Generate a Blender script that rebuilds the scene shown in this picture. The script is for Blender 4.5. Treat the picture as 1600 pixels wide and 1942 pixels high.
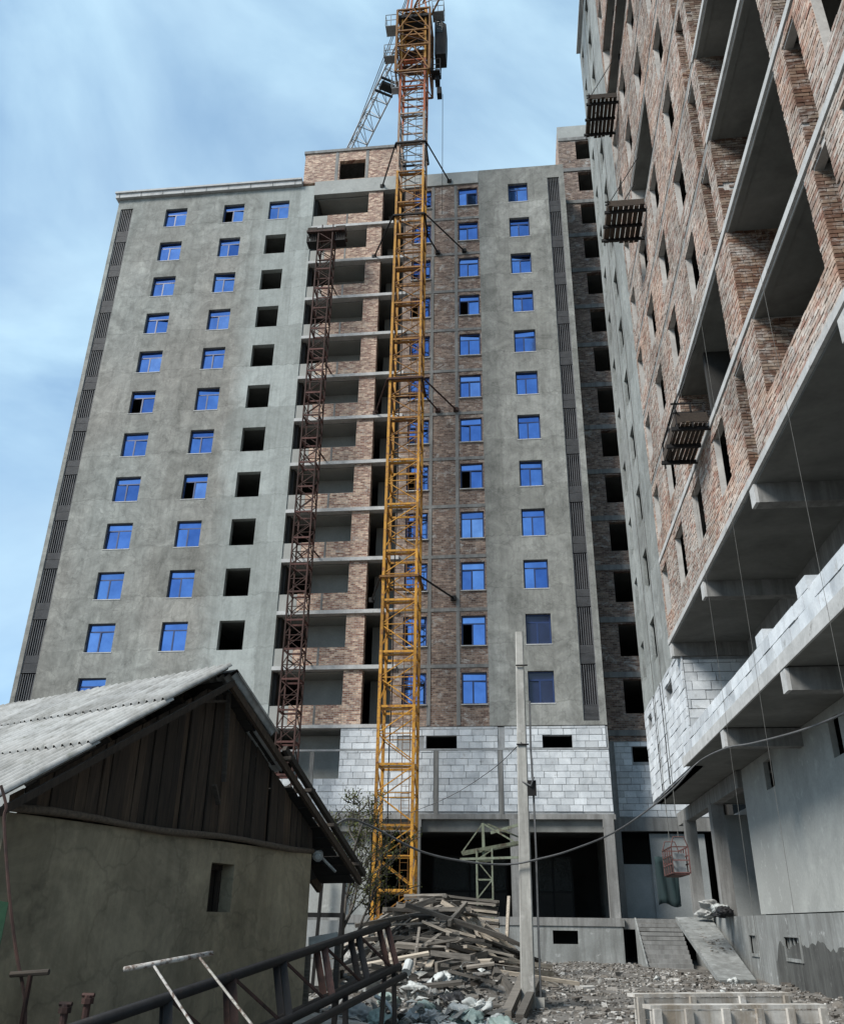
import bpy, bmesh, math, random
from mathutils import Vector, Matrix
R = math.radians
random.seed(7)
for o in list(bpy.data.objects): bpy.data.objects.remove(o)
scene = bpy.context.scene
C = scene.collection

# ------------------------------------------------------------------ camera
FPX, PITCH, ROLL, YAW = 1632.17, R(25.514), R(0.8125), R(-6.589)
EYE = Vector((0, 0, 1.65))
f0 = Vector((math.sin(YAW), math.cos(YAW), 0)); r0 = Vector((math.cos(YAW), -math.sin(YAW), 0)); up = Vector((0, 0, 1))
FW = f0 * math.cos(PITCH) + up * math.sin(PITCH); u0 = up * math.cos(PITCH) - f0 * math.sin(PITCH)
RT = r0 * math.cos(ROLL) + u0 * math.sin(ROLL); UPV = u0 * math.cos(ROLL) - r0 * math.sin(ROLL)
cam = bpy.data.cameras.new('camera'); camo = bpy.data.objects.new('camera', cam); C.objects.link(camo)
cam.sensor_fit = 'HORIZONTAL'; cam.sensor_width = 36; cam.lens = FPX / 1600 * 36
cam.clip_start = 0.05; cam.clip_end = 5000
m = Matrix((RT, UPV, -FW)).transposed().to_4x4(); m.translation = EYE; camo.matrix_world = m
scene.camera = camo

# ------------------------------------------------------------------ sky and sun
SUN_DIR = Vector((-0.74, -0.66, 0.96)).normalized()      # towards the sun
w = bpy.data.worlds.new('World'); scene.world = w; w.use_nodes = True
nt = w.node_tree; nt.nodes.clear()
def N(t, kind, **kw):
    n = t.nodes.new(kind)
    for k, v in kw.items():
        if k in n.inputs.keys(): n.inputs[k].default_value = v
        else: setattr(n, k, v)
    return n
out = N(nt, 'ShaderNodeOutputWorld'); bg = N(nt, 'ShaderNodeBackground'); bg.inputs[1].default_value = 0.088
sky = N(nt, 'ShaderNodeTexSky'); sky.sky_type = 'NISHITA'; sky.sun_disc = False
sky.sun_elevation = math.asin(SUN_DIR.z); sky.sun_rotation = math.atan2(SUN_DIR.x, SUN_DIR.y)
sky.altitude = 800; sky.air_density = 1.0; sky.dust_density = 0.9; sky.ozone_density = 1.5
tc = N(nt, 'ShaderNodeTexCoord'); sep = N(nt, 'ShaderNodeSeparateXYZ'); nt.links.new(tc.outputs['Generated'], sep.inputs[0])
zz = N(nt, 'ShaderNodeMath', operation='MAXIMUM'); nt.links.new(sep.outputs[2], zz.inputs[0]); zz.inputs[1].default_value = 0.06
za = N(nt, 'ShaderNodeMath', operation='ADD'); nt.links.new(zz.outputs[0], za.inputs[0]); za.inputs[1].default_value = 0.45
dx = N(nt, 'ShaderNodeMath', operation='DIVIDE'); nt.links.new(sep.outputs[0], dx.inputs[0]); nt.links.new(za.outputs[0], dx.inputs[1])
dy = N(nt, 'ShaderNodeMath', operation='DIVIDE'); nt.links.new(sep.outputs[1], dy.inputs[0]); nt.links.new(za.outputs[0], dy.inputs[1])
cv = N(nt, 'ShaderNodeCombineXYZ'); nt.links.new(dx.outputs[0], cv.inputs[0]); nt.links.new(dy.outputs[0], cv.inputs[1]); cv.inputs[2].default_value = 3.7
n1 = N(nt, 'ShaderNodeTexNoise'); n1.inputs['Scale'].default_value = 2.4; n1.inputs['Detail'].default_value = 7; n1.inputs['Roughness'].default_value = 0.52; n1.inputs['Distortion'].default_value = 0.5
mpd = N(nt, 'ShaderNodeMapping'); mpd.inputs['Scale'].default_value = (1.0, 1.0, 1.7); mpd.inputs['Location'].default_value = (3.1, 0.4, 1.3); nt.links.new(tc.outputs['Generated'], mpd.inputs[0])
nt.links.new(mpd.outputs[0], n1.inputs['Vector'])
rp = N(nt, 'ShaderNodeValToRGB'); rp.color_ramp.elements[0].position = 0.40; rp.color_ramp.elements[1].position = 0.74
nt.links.new(n1.outputs['Fac'], rp.inputs[0])
n2 = N(nt, 'ShaderNodeTexNoise'); n2.inputs['Scale'].default_value = 3.4; n2.inputs['Detail'].default_value = 5; nt.links.new(mpd.outputs[0], n2.inputs['Vector'])
cr = N(nt, 'ShaderNodeValToRGB'); cr.color_ramp.elements[0].position = 0.35; cr.color_ramp.elements[1].position = 0.65
cr.color_ramp.elements[0].color = (4.1, 5.6, 6.8, 1); cr.color_ramp.elements[1].color = (5.5, 7.7, 8.6, 1)
nt.links.new(n2.outputs['Fac'], cr.inputs[0])
veil = N(nt, 'ShaderNodeMixRGB'); veil.inputs[0].default_value = 0.45; veil.inputs[2].default_value = (3.4, 5.6, 7.8, 1)
nt.links.new(sky.outputs[0], veil.inputs[1])
mx = N(nt, 'ShaderNodeMixRGB'); nt.links.new(rp.outputs[0], mx.inputs[0]); nt.links.new(veil.outputs[0], mx.inputs[1]); nt.links.new(cr.outputs[0], mx.inputs[2])
nt.links.new(mx.outputs[0], bg.inputs[0]); nt.links.new(bg.outputs[0], out.inputs[0])
sl = bpy.data.lights.new('sun', 'SUN'); sl.energy = 3.2; sl.angle = R(20); sl.color = (1, 0.95, 0.88)
so = bpy.data.objects.new('sun', sl); C.objects.link(so); so.rotation_euler = (-SUN_DIR).to_track_quat('-Z', 'Y').to_euler(); so.location = (-30, -20, 60)
vs = scene.view_settings; vs.view_transform = 'Standard'; vs.look = 'None'; vs.exposure = 0.8; vs.gamma = 1.0; vs.use_curve_mapping = False

# ------------------------------------------------------------------ pixel -> place (photograph pixels, 1600 x 1942)
def ray(px, py): return RT * ((px - 800) / FPX) - UPV * ((py - 971) / FPX) + FW
def atY(px, py, Y): d = ray(px, py); return EYE + d * (Y / d.y)
def atX(px, py, X): d = ray(px, py); return EYE + d * (X / d.x)
def atZ(px, py, Z): d = ray(px, py); return EYE + d * ((Z - EYE.z) / d.z)

# ------------------------------------------------------------------ object helpers
WL = {}                                                    # world location of every object made here
def link(o, loc, parent=None):
    C.objects.link(o); loc = Vector(loc); WL[o.name] = loc
    if parent is not None: o.parent = parent; o.location = loc - WL[parent.name]
    else: o.location = loc
    return o
def tag(o, label=None, cat=None, group=None, kind=None):
    if label: o['label'] = label
    if cat: o['category'] = cat
    if group: o['group'] = group
    if kind: o['kind'] = kind
    return o
def thing(name, loc, label, cat, group=None):
    o = bpy.data.objects.new(name, None); o.empty_display_size = 0.3
    link(o, loc); return tag(o, label, cat, group)
class MB:
    def __init__(s): s.v = []; s.f = []
    def quad(s, a, b, c, d):
        n = len(s.v); s.v += [tuple(a), tuple(b), tuple(c), tuple(d)]; s.f.append((n, n + 1, n + 2, n + 3)); return s
    def box(s, x0, x1, y0, y1, z0, z1):
        n = len(s.v)
        s.v += [(x0, y0, z0), (x1, y0, z0), (x1, y1, z0), (x0, y1, z0), (x0, y0, z1), (x1, y0, z1), (x1, y1, z1), (x0, y1, z1)]
        s.f += [tuple(n + i for i in q) for q in ((0, 3, 2, 1), (4, 5, 6, 7), (0, 1, 5, 4), (1, 2, 6, 5), (2, 3, 7, 6), (3, 0, 4, 7))]; return s
    def beam(s, p, q, w_, h=None, side=None):
        h = h or w_; p = Vector(p); q = Vector(q); d = (q - p).normalized()
        a = Vector(side).normalized() if side else d.cross(Vector((0, 0, 1)))
        if a.length < 1e-4: a = Vector((1, 0, 0))
        a = (a - d * a.dot(d)).normalized(); b = d.cross(a); n = len(s.v)
        for e in (p, q):
            for i, j in ((-1, -1), (1, -1), (1, 1), (-1, 1)): s.v.append(tuple(e + a * (i * w_ / 2) + b * (j * h / 2)))
        s.f += [tuple(n + i for i in qd) for qd in ((0, 3, 2, 1), (4, 5, 6, 7), (0, 1, 5, 4), (1, 2, 6, 5), (2, 3, 7, 6), (3, 0, 4, 7))]; return s
    def tube(s, pts, r, k=6, caps=True):
        pts = [Vector(p) for p in pts]; rs = r if isinstance(r, (list, tuple)) else [r] * len(pts); n0 = len(s.v); prev = None
        for i, p in enumerate(pts):
            d = (pts[min(i + 1, len(pts) - 1)] - pts[max(i - 1, 0)]).normalized()
            if prev is None:
                a = d.cross(Vector((0, 0, 1)))
                if a.length < 1e-3: a = Vector((1, 0, 0))
            else: a = prev - d * prev.dot(d)
            a = a.normalized(); prev = a; b = d.cross(a)
            for j in range(k):
                t = 2 * math.pi * j / k; s.v.append(tuple(p + (a * math.cos(t) + b * math.sin(t)) * rs[i]))
        for i in range(len(pts) - 1):
            for j in range(k):
                s.f.append((n0 + i * k + j, n0 + i * k + (j + 1) % k, n0 + (i + 1) * k + (j + 1) % k, n0 + (i + 1) * k + j))
        if caps:
            s.f.append(tuple(n0 + j for j in range(k))[::-1]); s.f.append(tuple(n0 + (len(pts) - 1) * k + j for j in range(k)))
        return s
    def prism(s, poly, off):                               # poly: list of points, off: extrusion vector
        n = len(s.v); k = len(poly); off = Vector(off)
        s.v += [tuple(Vector(p)) for p in poly] + [tuple(Vector(p) + off) for p in poly]
        s.f.append(tuple(range(n, n + k))[::-1]); s.f.append(tuple(range(n + k, n + 2 * k)))
        for i in range(k): s.f.append((n + i, n + (i + 1) % k, n + k + (i + 1) % k, n + k + i))
        return s
    def mesh(s, name, mat, origin=None, smooth=False):
        xs = [v[0] for v in s.v]; ys = [v[1] for v in s.v]; zs = [v[2] for v in s.v]
        o = Vector(origin) if origin is not None else Vector(((min(xs) + max(xs)) / 2, (min(ys) + max(ys)) / 2, min(zs)))
        me = bpy.data.meshes.new(name); me.from_pydata([(v[0] - o.x, v[1] - o.y, v[2] - o.z) for v in s.v], [], s.f)
        if mat: me.materials.append(mat)
        if smooth: me.polygons.foreach_set('use_smooth', [True] * len(me.polygons))
        me.update(); return me, o
    def build(s, name, mat, parent=None, smooth=False, **kw):
        me, o = s.mesh(name, mat, smooth=smooth); ob = link(bpy.data.objects.new(name, me), o, parent)
        if kw: tag(ob, **kw)
        return ob
def inst(name, me, loc, parent=None, rot=None, scale=None):
    ob = link(bpy.data.objects.new(name, me), loc, parent)
    if rot: ob.rotation_euler = rot
    if scale: ob.scale = scale
    return ob
def gridwall(us, zs, openings, P, t):
    """wall with holes; P(u, z, depth) -> point"""
    us = sorted(set(round(x, 4) for x in us)); zs = sorted(set(round(x, 4) for x in zs)); mb = MB()
    nu, nz = len(us) - 1, len(zs) - 1
    def solid(i, j):
        if i < 0 or j < 0 or i >= nu or j >= nz: return False
        u = (us[i] + us[i + 1]) / 2; z = (zs[j] + zs[j + 1]) / 2
        return not any(a < u < b and c < z < d for a, b, c, d in openings)
    for i in range(nu):
        for j in range(nz):
            if not solid(i, j): continue
            a, b, c, d = us[i], us[i + 1], zs[j], zs[j + 1]
            mb.quad(P(a, c, 0), P(b, c, 0), P(b, d, 0), P(a, d, 0)); mb.quad(P(a, c, t), P(a, d, t), P(b, d, t), P(b, c, t))
            if not solid(i - 1, j): mb.quad(P(a, c, 0), P(a, d, 0), P(a, d, t), P(a, c, t))
            if not solid(i + 1, j): mb.quad(P(b, c, 0), P(b, c, t), P(b, d, t), P(b, d, 0))
            if not solid(i, j - 1): mb.quad(P(a, c, 0), P(a, c, t), P(b, c, t), P(b, c, 0))
            if not solid(i, j + 1): mb.quad(P(a, d, 0), P(b, d, 0), P(b, d, t), P(a, d, t))
    return mb
def wall_with(u0, u1, z0, z1, ops, P, t):
    us = [u0, u1]; zs = [z0, z1]
    for a, b, c, d in ops:
        us += [x for x in (a, b) if u0 < x < u1]; zs += [x for x in (c, d) if z0 < x < z1]
    return gridwall(us, zs, ops, P, t)

# ------------------------------------------------------------------ materials
def newmat(name):
    m_ = bpy.data.materials.new(name); m_.use_nodes = True; t = m_.node_tree
    return m_, t, t.nodes['Principled BSDF']
def ramp(t, src, stops):
    r_ = N(t, 'ShaderNodeValToRGB'); e = r_.color_ramp.elements
    while len(e) < len(stops): e.new(0.5)
    for k, (p, c) in enumerate(stops): e[k].position = p; e[k].color = (*c, 1) if len(c) == 3 else c
    t.links.new(src, r_.inputs[0]); return r_.outputs[0]
def noise(t, vec, scale, detail=5, rough=0.55, dist=0.0):
    n = N(t, 'ShaderNodeTexNoise'); n.inputs['Scale'].default_value = scale; n.inputs['Detail'].default_value = detail
    n.inputs['Roughness'].default_value = rough; n.inputs['Distortion'].default_value = dist
    t.links.new(vec, n.inputs['Vector']); return n.outputs['Fac']
def mixc(t, fac, a, b, mode='MIX'):
    x = N(t, 'ShaderNodeMixRGB', blend_type=mode)
    for k, s in ((0, fac), (1, a), (2, b)):
        if isinstance(s, (int, float)): x.inputs[k].default_value = s
        elif isinstance(s, tuple): x.inputs[k].default_value = (*s, 1) if len(s) == 3 else s
        else: t.links.new(s, x.inputs[k])
    return x.outputs[0]
def bump(t, bsdf, h, strength=0.4, dist=0.02):
    b = N(t, 'ShaderNodeBump'); b.inputs['Strength'].default_value = strength; b.inputs['Distance'].default_value = dist
    t.links.new(h, b.inputs['Height']); t.links.new(b.outputs[0], bsdf.inputs['Normal'])
def pos(t): return N(t, 'ShaderNodeNewGeometry').outputs['Position']
def objc(t): return N(t, 'ShaderNodeTexCoord').outputs['Object']
def scaled(t, vec, sc):
    mp = N(t, 'ShaderNodeMapping'); mp.inputs['Scale'].default_value = sc; t.links.new(vec, mp.inputs[0]); return mp.outputs[0]
def mottled(name, c0, c1, scale=1.2, rough=0.9, fine=14, bs=0.35, streak=None, rnd=0.0, coords='world', metallic=0.0, c2=None, spots=None):
    m_, t, b = newmat(name); p = pos(t) if coords == 'world' else objc(t)
    col = ramp(t, noise(t, p, scale, 8, 0.6, 0.6), [(0.3, c0), (0.7, c1)])
    if c2: col = mixc(t, ramp(t, noise(t, p, scale * 0.23, 3, 0.5), [(0.44, (0, 0, 0)), (0.6, (1, 1, 1))]), col, c2)
    if streak:
        s = noise(t, scaled(t, p, (2.2, 2.2, 0.22)), 1.6, 6, 0.65)
        col = mixc(t, ramp(t, s, [(0.42, (0, 0, 0)), (0.66, (1, 1, 1))]), col, streak)
    if spots: col = mixc(t, ramp(t, noise(t, p, 3.1, 9, 0.7), [(0.58, (0, 0, 0)), (0.68, (1, 1, 1))]), col, spots)
    fn = noise(t, p, fine, 6, 0.65); col = mixc(t, 0.35, col, ramp(t, fn, [(0.3, (0.55, 0.55, 0.55)), (0.7, (1, 1, 1))]), 'MULTIPLY')
    if rnd:
        oi = N(t, 'ShaderNodeObjectInfo'); col = mixc(t, 1.0, col, ramp(t, oi.outputs['Random'], [(0, (1 - rnd,) * 3), (1, (1, 1, 1))]), 'MULTIPLY')
    t.links.new(col, b.inputs['Base Color']); b.inputs['Roughness'].default_value = rough; b.inputs['Metallic'].default_value = metallic
    bump(t, b, fn, bs, 0.012); return m_
def plaster(name, c0, c1, warm, pale=None):
    m_, t, b = newmat(name); p = pos(t)
    big = noise(t, p, 0.42, 5, 0.6, 0.8); col = ramp(t, big, [(0.32, c0), (0.68, c1)])
    wf = ramp(t, noise(t, scaled(t, p, (1, 1, 0.45)), 0.17, 3, 0.5), [(0.4, (0, 0, 0)), (0.62, (1, 1, 1))]); col = mixc(t, wf, col, warm)
    tr = noise(t, p, 1.0, 9, 0.72, 0.7); col = mixc(t, 0.75, col, ramp(t, tr, [(0.32, (0.56, 0.56, 0.55)), (0.5, (1, 1, 1)), (0.68, (1.5, 1.5, 1.48))]), 'MULTIPLY')
    vo = N(t, 'ShaderNodeTexVoronoi', feature='DISTANCE_TO_EDGE'); vo.inputs['Scale'].default_value = 0.75
    wv = N(t, 'ShaderNodeVectorMath', operation='ADD'); nz = N(t, 'ShaderNodeTexNoise'); nz.inputs['Scale'].default_value = 1.3; nz.inputs['Detail'].default_value = 6
    t.links.new(p, nz.inputs['Vector']); sc = N(t, 'ShaderNodeVectorMath', operation='SCALE'); sc.inputs['Scale'].default_value = 1.9; t.links.new(nz.outputs['Color'], sc.inputs[0])
    t.links.new(p, wv.inputs[0]); t.links.new(sc.outputs[0], wv.inputs[1]); t.links.new(wv.outputs[0], vo.inputs['Vector'])
    ck = ramp(t, vo.outputs['Distance'], [(0.0, (0.74, 0.74, 0.74)), (0.035, (1, 1, 1))]); col = mixc(t, 0.8, col, ck, 'MULTIPLY')
    if pale:
        sx = N(t, 'ShaderNodeSeparateXYZ'); t.links.new(p, sx.inputs[0]); nn = noise(t, p, 0.5, 5, 0.6)
        ad = N(t, 'ShaderNodeMath', operation='MULTIPLY_ADD'); t.links.new(nn, ad.inputs[0]); ad.inputs[1].default_value = 2.2; t.links.new(sx.outputs[0], ad.inputs[2])
        mr = N(t, 'ShaderNodeMapRange'); t.links.new(ad.outputs[0], mr.inputs[0]); mr.inputs[1].default_value = -15.7; mr.inputs[2].default_value = -14.3
        pc = mixc(t, 0.8, pale, ramp(t, tr, [(0.34, (0.76, 0.76, 0.76)), (0.5, (1, 1, 1)), (0.66, (1.15, 1.15, 1.15))]), 'MULTIPLY')
        col = mixc(t, mr.outputs[0], col, pc)
    # day-work joints at each floor and batches of slightly different mix
    wz = N(t, 'ShaderNodeVectorMath', operation='SCALE'); wz.inputs['Scale'].default_value = 0.9; nz2 = N(t, 'ShaderNodeTexNoise'); nz2.inputs['Scale'].default_value = 0.8; nz2.inputs['Detail'].default_value = 7; nz2.inputs['Roughness'].default_value = 0.7
    t.links.new(p, nz2.inputs['Vector']); t.links.new(nz2.outputs['Color'], wz.inputs[0]); ap_ = N(t, 'ShaderNodeVectorMath', operation='ADD'); t.links.new(p, ap_.inputs[0]); t.links.new(wz.outputs[0], ap_.inputs[1])
    sp = N(t, 'ShaderNodeVectorMath', operation='MULTIPLY'); sp.inputs[1].default_value = (0.31, 0.31, 1 / 2.957); t.links.new(ap_.outputs[0], sp.inputs[0])
    fl = N(t, 'ShaderNodeVectorMath', operation='FLOOR'); t.links.new(sp.outputs[0], fl.inputs[0]); wn2 = N(t, 'ShaderNodeTexWhiteNoise'); t.links.new(fl.outputs[0], wn2.inputs['Vector'])
    col = mixc(t, 1.0, col, ramp(t, wn2.outputs['Value'], [(0, (0.84, 0.84, 0.83)), (1, (1.13, 1.13, 1.13))]), 'MULTIPLY')
    fr_ = N(t, 'ShaderNodeVectorMath', operation='FRACTION'); t.links.new(sp.outputs[0], fr_.inputs[0]); sz_ = N(t, 'ShaderNodeSeparateXYZ'); t.links.new(fr_.outputs[0], sz_.inputs[0])
    col = mixc(t, 0.55, col, ramp(t, sz_.outputs[2], [(0.0, (0.66, 0.66, 0.66)), (0.018, (0.78, 0.78, 0.78)), (0.03, (1.12, 1.12, 1.12)), (0.06, (1, 1, 1))]), 'MULTIPLY')
    st_ = noise(t, scaled(t, p, (2.6, 2.6, 0.16)), 1.7, 6, 0.7); col = mixc(t, 0.5, col, ramp(t, st_, [(0.36, (0.72, 0.72, 0.71)), (0.52, (1, 1, 1)), (0.72, (1.12, 1.12, 1.12))]), 'MULTIPLY')
    fn = noise(t, p, 9, 7, 0.7); col = mixc(t, 0.4, col, ramp(t, fn, [(0.3, (0.6, 0.6, 0.6)), (0.7, (1.1, 1.1, 1.1))]), 'MULTIPLY')
    t.links.new(col, b.inputs['Base Color']); b.inputs['Roughness'].default_value = 0.93; bump(t, b, tr, 0.5, 0.03); return m_
def brickmat(name, ca, cb, cc, mortar, white=0.0):
    m_, t, b = newmat(name); p = pos(t); sx = N(t, 'ShaderNodeSeparateXYZ'); t.links.new(p, sx.inputs[0])
    ad = N(t, 'ShaderNodeMath', operation='ADD'); t.links.new(sx.outputs[0], ad.inputs[0]); t.links.new(sx.outputs[1], ad.inputs[1])
    cb_ = N(t, 'ShaderNodeCombineXYZ'); t.links.new(ad.outputs[0], cb_.inputs[0]); t.links.new(sx.outputs[2], cb_.inputs[1])
    br = N(t, 'ShaderNodeTexBrick'); t.links.new(cb_.outputs[0], br.inputs['Vector']); br.inputs['Scale'].default_value = 1.0
    br.inputs['Brick Width'].default_value = 0.26; br.inputs['Row Height'].default_value = 0.095; br.inputs['Mortar Size'].default_value = 0.011; br.inputs['Bias'].default_value = 0.0
    br.inputs['Color1'].default_value = (0, 0, 0, 1); br.inputs['Color2'].default_value = (1, 1, 1, 1); br.inputs['Mortar'].default_value = (0.5, 0.5, 0.5, 1); br.inputs['Mortar Smooth'].default_value = 0.2
    col = ramp(t, br.outputs['Color'], [(0.1, ca), (0.5, cb), (0.9, cc)])
    big = noise(t, p, 0.5, 4, 0.6); col = mixc(t, 0.8, col, ramp(t, big, [(0.35, (0.62, 0.6, 0.58)), (0.65, (1.1, 1.08, 1.06))]), 'MULTIPLY')
    g = noise(t, p, 5.5, 8, 0.75); col = mixc(t, 0.9, col, ramp(t, g, [(0.35, (0.42, 0.41, 0.40)), (0.62, (1.35, 1.35, 1.35))]), 'MULTIPLY')
    col = mixc(t, br.outputs['Fac'], col, mortar)
    if white:
        wn = noise(t, scaled(t, p, (1, 1, 1.7)), 1.4, 9, 0.78, 0.6); col = mixc(t, ramp(t, wn, [(0.60 - white, (0, 0, 0)), (0.70 - white, (1, 1, 1))]), col, (0.36, 0.35, 0.33))
    t.links.new(col, b.inputs['Base Color']); b.inputs['Roughness'].default_value = 0.95
    hh = mixc(t, 0.6, br.outputs['Fac'], g); iv = N(t, 'ShaderNodeInvert'); t.links.new(hh, iv.inputs['Color']); bump(t, b, iv.outputs[0], 0.7, 0.02); return m_
def islandmat(name, stops, rough=0.95, nz=12, gs=0.6, spec=0.3):
    m_, t, b = newmat(name); g = N(t, 'ShaderNodeNewGeometry'); p = g.outputs['Position']
    col = ramp(t, g.outputs['Random Per Island'], stops)
    big = noise(t, p, 0.45, 4, 0.6); col = mixc(t, 0.8, col, ramp(t, big, [(0.35, (0.66, 0.64, 0.62)), (0.65, (1.08, 1.08, 1.08))]), 'MULTIPLY')
    if 'brick' in name:
        col = mixc(t, 0.85, col, ramp(t, noise(t, scaled(t, p, (1, 0.6, 1.2)), 0.5, 3, 0.5), [(0.40, (0.80, 0.84, 0.86)), (0.5, (1, 1, 1)), (0.60, (0.98, 0.85, 0.77))]), 'MULTIPLY')
        sm_ = noise(t, scaled(t, p, (1, 1, 1.6)), 2.3, 9, 0.78, 0.5); col = mixc(t, ramp(t, sm_, [(0.50, (0, 0, 0)), (0.64, (0.85, 0.85, 0.85))]), col, (0.46, 0.44, 0.415))
        dk_ = noise(t, scaled(t, p, (1, 1, 0.3)), 0.9, 6, 0.65); col = mixc(t, 0.6, col, ramp(t, dk_, [(0.38, (0.55, 0.53, 0.51)), (0.58, (1.05, 1.05, 1.05))]), 'MULTIPLY')
    fn = noise(t, p, nz, 6, 0.7); col = mixc(t, gs, col, ramp(t, fn, [(0.3, (0.45, 0.45, 0.45)), (0.68, (1.25, 1.25, 1.25))]), 'MULTIPLY')
    t.links.new(col, b.inputs['Base Color']); b.inputs['Roughness'].default_value = rough; b.inputs['Specular IOR Level'].default_value = spec; bump(t, b, fn, 0.4, 0.01); return m_
def woodmat(name, c0, c1, rnd=0.5, axis=(14, 14, 1.2)):
    m_, t, b = newmat(name); p = objc(t); oi = N(t, 'ShaderNodeObjectInfo')
    av = N(t, 'ShaderNodeVectorMath', operation='ADD'); t.links.new(p, av.inputs[0]); t.links.new(oi.outputs['Random'], av.inputs[1])
    gr = noise(t, scaled(t, av.outputs[0], axis), 2.0, 6, 0.65); col = ramp(t, gr, [(0.3, c0), (0.7, c1)])
    col = mixc(t, 1.0, col, ramp(t, oi.outputs['Random'], [(0, (1 - rnd,) * 3), (0.65, (0.75, 0.75, 0.75)), (1, (1.6, 1.53, 1.42))]), 'MULTIPLY')
    t.links.new(col, b.inputs['Base Color']); b.inputs['Roughness'].default_value = 0.9; bump(t, b, gr, 0.4, 0.006); return m_
def paint(name, col, rust, rough=0.5, amt=0.5, metallic=0.0, sc=5.0):
    m_, t, b = newmat(name); p = pos(t); n = noise(t, p, sc, 8, 0.7)
    c = mixc(t, ramp(t, n, [(amt, (0, 0, 0)), (amt + 0.14, (1, 1, 1))]), col, rust)
    c = mixc(t, 0.5, c, ramp(t, noise(t, p, 0.8, 4), [(0.3, (0.7, 0.7, 0.7)), (0.7, (1.1, 1.1, 1.1))]), 'MULTIPLY')
    oi = N(t, 'ShaderNodeObjectInfo'); c = mixc(t, 1.0, c, ramp(t, oi.outputs['Random'], [(0, (0.62, 0.60, 0.58)), (0.6, (0.98, 0.98, 0.98)), (1, (1.15, 1.15, 1.2))]), 'MULTIPLY')
    c = mixc(t, 0.6, c, ramp(t, noise(t, scaled(t, p, (5, 5, 0.5)), 1.5, 6, 0.7), [(0.35, (0.5, 0.46, 0.43)), (0.6, (1.08, 1.08, 1.08))]), 'MULTIPLY')
    t.links.new(c, b.inputs['Base Color']); b.inputs['Roughness'].default_value = rough; b.inputs['Metallic'].default_value = metallic; b.inputs['Specular IOR Level'].default_value = 0.25; return m_

M = {}
M['plaster'] = plaster('plaster', (0.185, 0.194, 0.182), (0.275, 0.288, 0.272), (0.222, 0.218, 0.200), pale=(0.300, 0.325, 0.314))
M['plaster_r'] = plaster('plaster_right', (0.185, 0.191, 0.180), (0.262, 0.270, 0.257), (0.212, 0.216, 0.203))
M['plaster_far'] = plaster('plaster_smooth', (0.205, 0.225, 0.222), (0.265, 0.285, 0.280), (0.225, 0.240, 0.235))
M['brick'] = brickmat('brick_wall', (0.23, 0.115, 0.08), (0.38, 0.25, 0.185), (0.60, 0.45, 0.34), (0.34, 0.305, 0.275), 0.02)
M['brick_dark'] = brickmat('brick_brown', (0.13, 0.08, 0.064), (0.21, 0.145, 0.115), (0.33, 0.25, 0.20), (0.20, 0.178, 0.16), 0.06)
M['mortar'] = mottled('mortar', (0.33, 0.32, 0.305), (0.54, 0.525, 0.50), 2.2)
M['bricks'] = islandmat('laid_brick', [(0, (0.34, 0.205, 0.165)), (0.25, (0.41, 0.30, 0.25)), (0.55, (0.49, 0.41, 0.355)), (0.85, (0.56, 0.505, 0.455)), (1, (0.30, 0.245, 0.22))], nz=9, gs=0.75)
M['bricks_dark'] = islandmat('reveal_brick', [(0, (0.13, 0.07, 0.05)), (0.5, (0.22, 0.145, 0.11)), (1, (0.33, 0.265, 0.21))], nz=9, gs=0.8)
M['concrete'] = mottled('concrete', (0.17, 0.172, 0.168), (0.27, 0.272, 0.265), 0.9, streak=(0.13, 0.13, 0.125))
M['lip'] = mottled('slab_edge_concrete', (0.34, 0.345, 0.34), (0.5, 0.505, 0.5), 2.0, spots=(0.25, 0.25, 0.24))
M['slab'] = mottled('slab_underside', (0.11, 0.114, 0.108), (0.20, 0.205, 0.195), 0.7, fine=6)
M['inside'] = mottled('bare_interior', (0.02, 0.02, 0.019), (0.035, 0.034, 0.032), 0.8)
M['loggia'] = mottled('loggia_wall', (0.25, 0.256, 0.24), (0.34, 0.346, 0.325), 0.6)
M['wallR'] = mottled('rendered_wall', (0.27, 0.282, 0.272), (0.38, 0.395, 0.38), 1.1, spots=(0.42, 0.435, 0.42), c2=(0.29, 0.30, 0.288))
M['plinth'] = mottled('plinth_concrete', (0.17, 0.18, 0.175), (0.30, 0.315, 0.31), 0.7, streak=(0.14, 0.145, 0.14), spots=(0.36, 0.375, 0.37))
M['damp'] = mottled('damp_render', (0.03, 0.031, 0.03), (0.075, 0.078, 0.075), 1.6, streak=(0.10, 0.105, 0.10), spots=(0.13, 0.135, 0.13))
M['block'] = mottled('aerated_block', (0.50, 0.54, 0.575), (0.74, 0.78, 0.81), 1.7, rough=0.95, fine=24, bs=0.3, rnd=0.3, spots=(0.42, 0.435, 0.44))
M['joint'] = mottled('block_joint', (0.20, 0.21, 0.215), (0.32, 0.335, 0.345), 3.0)
M['frame'] = mottled('window_frame', (0.012, 0.030, 0.105), (0.016, 0.040, 0.135), 2.0, rough=0.4, bs=0.0)
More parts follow.
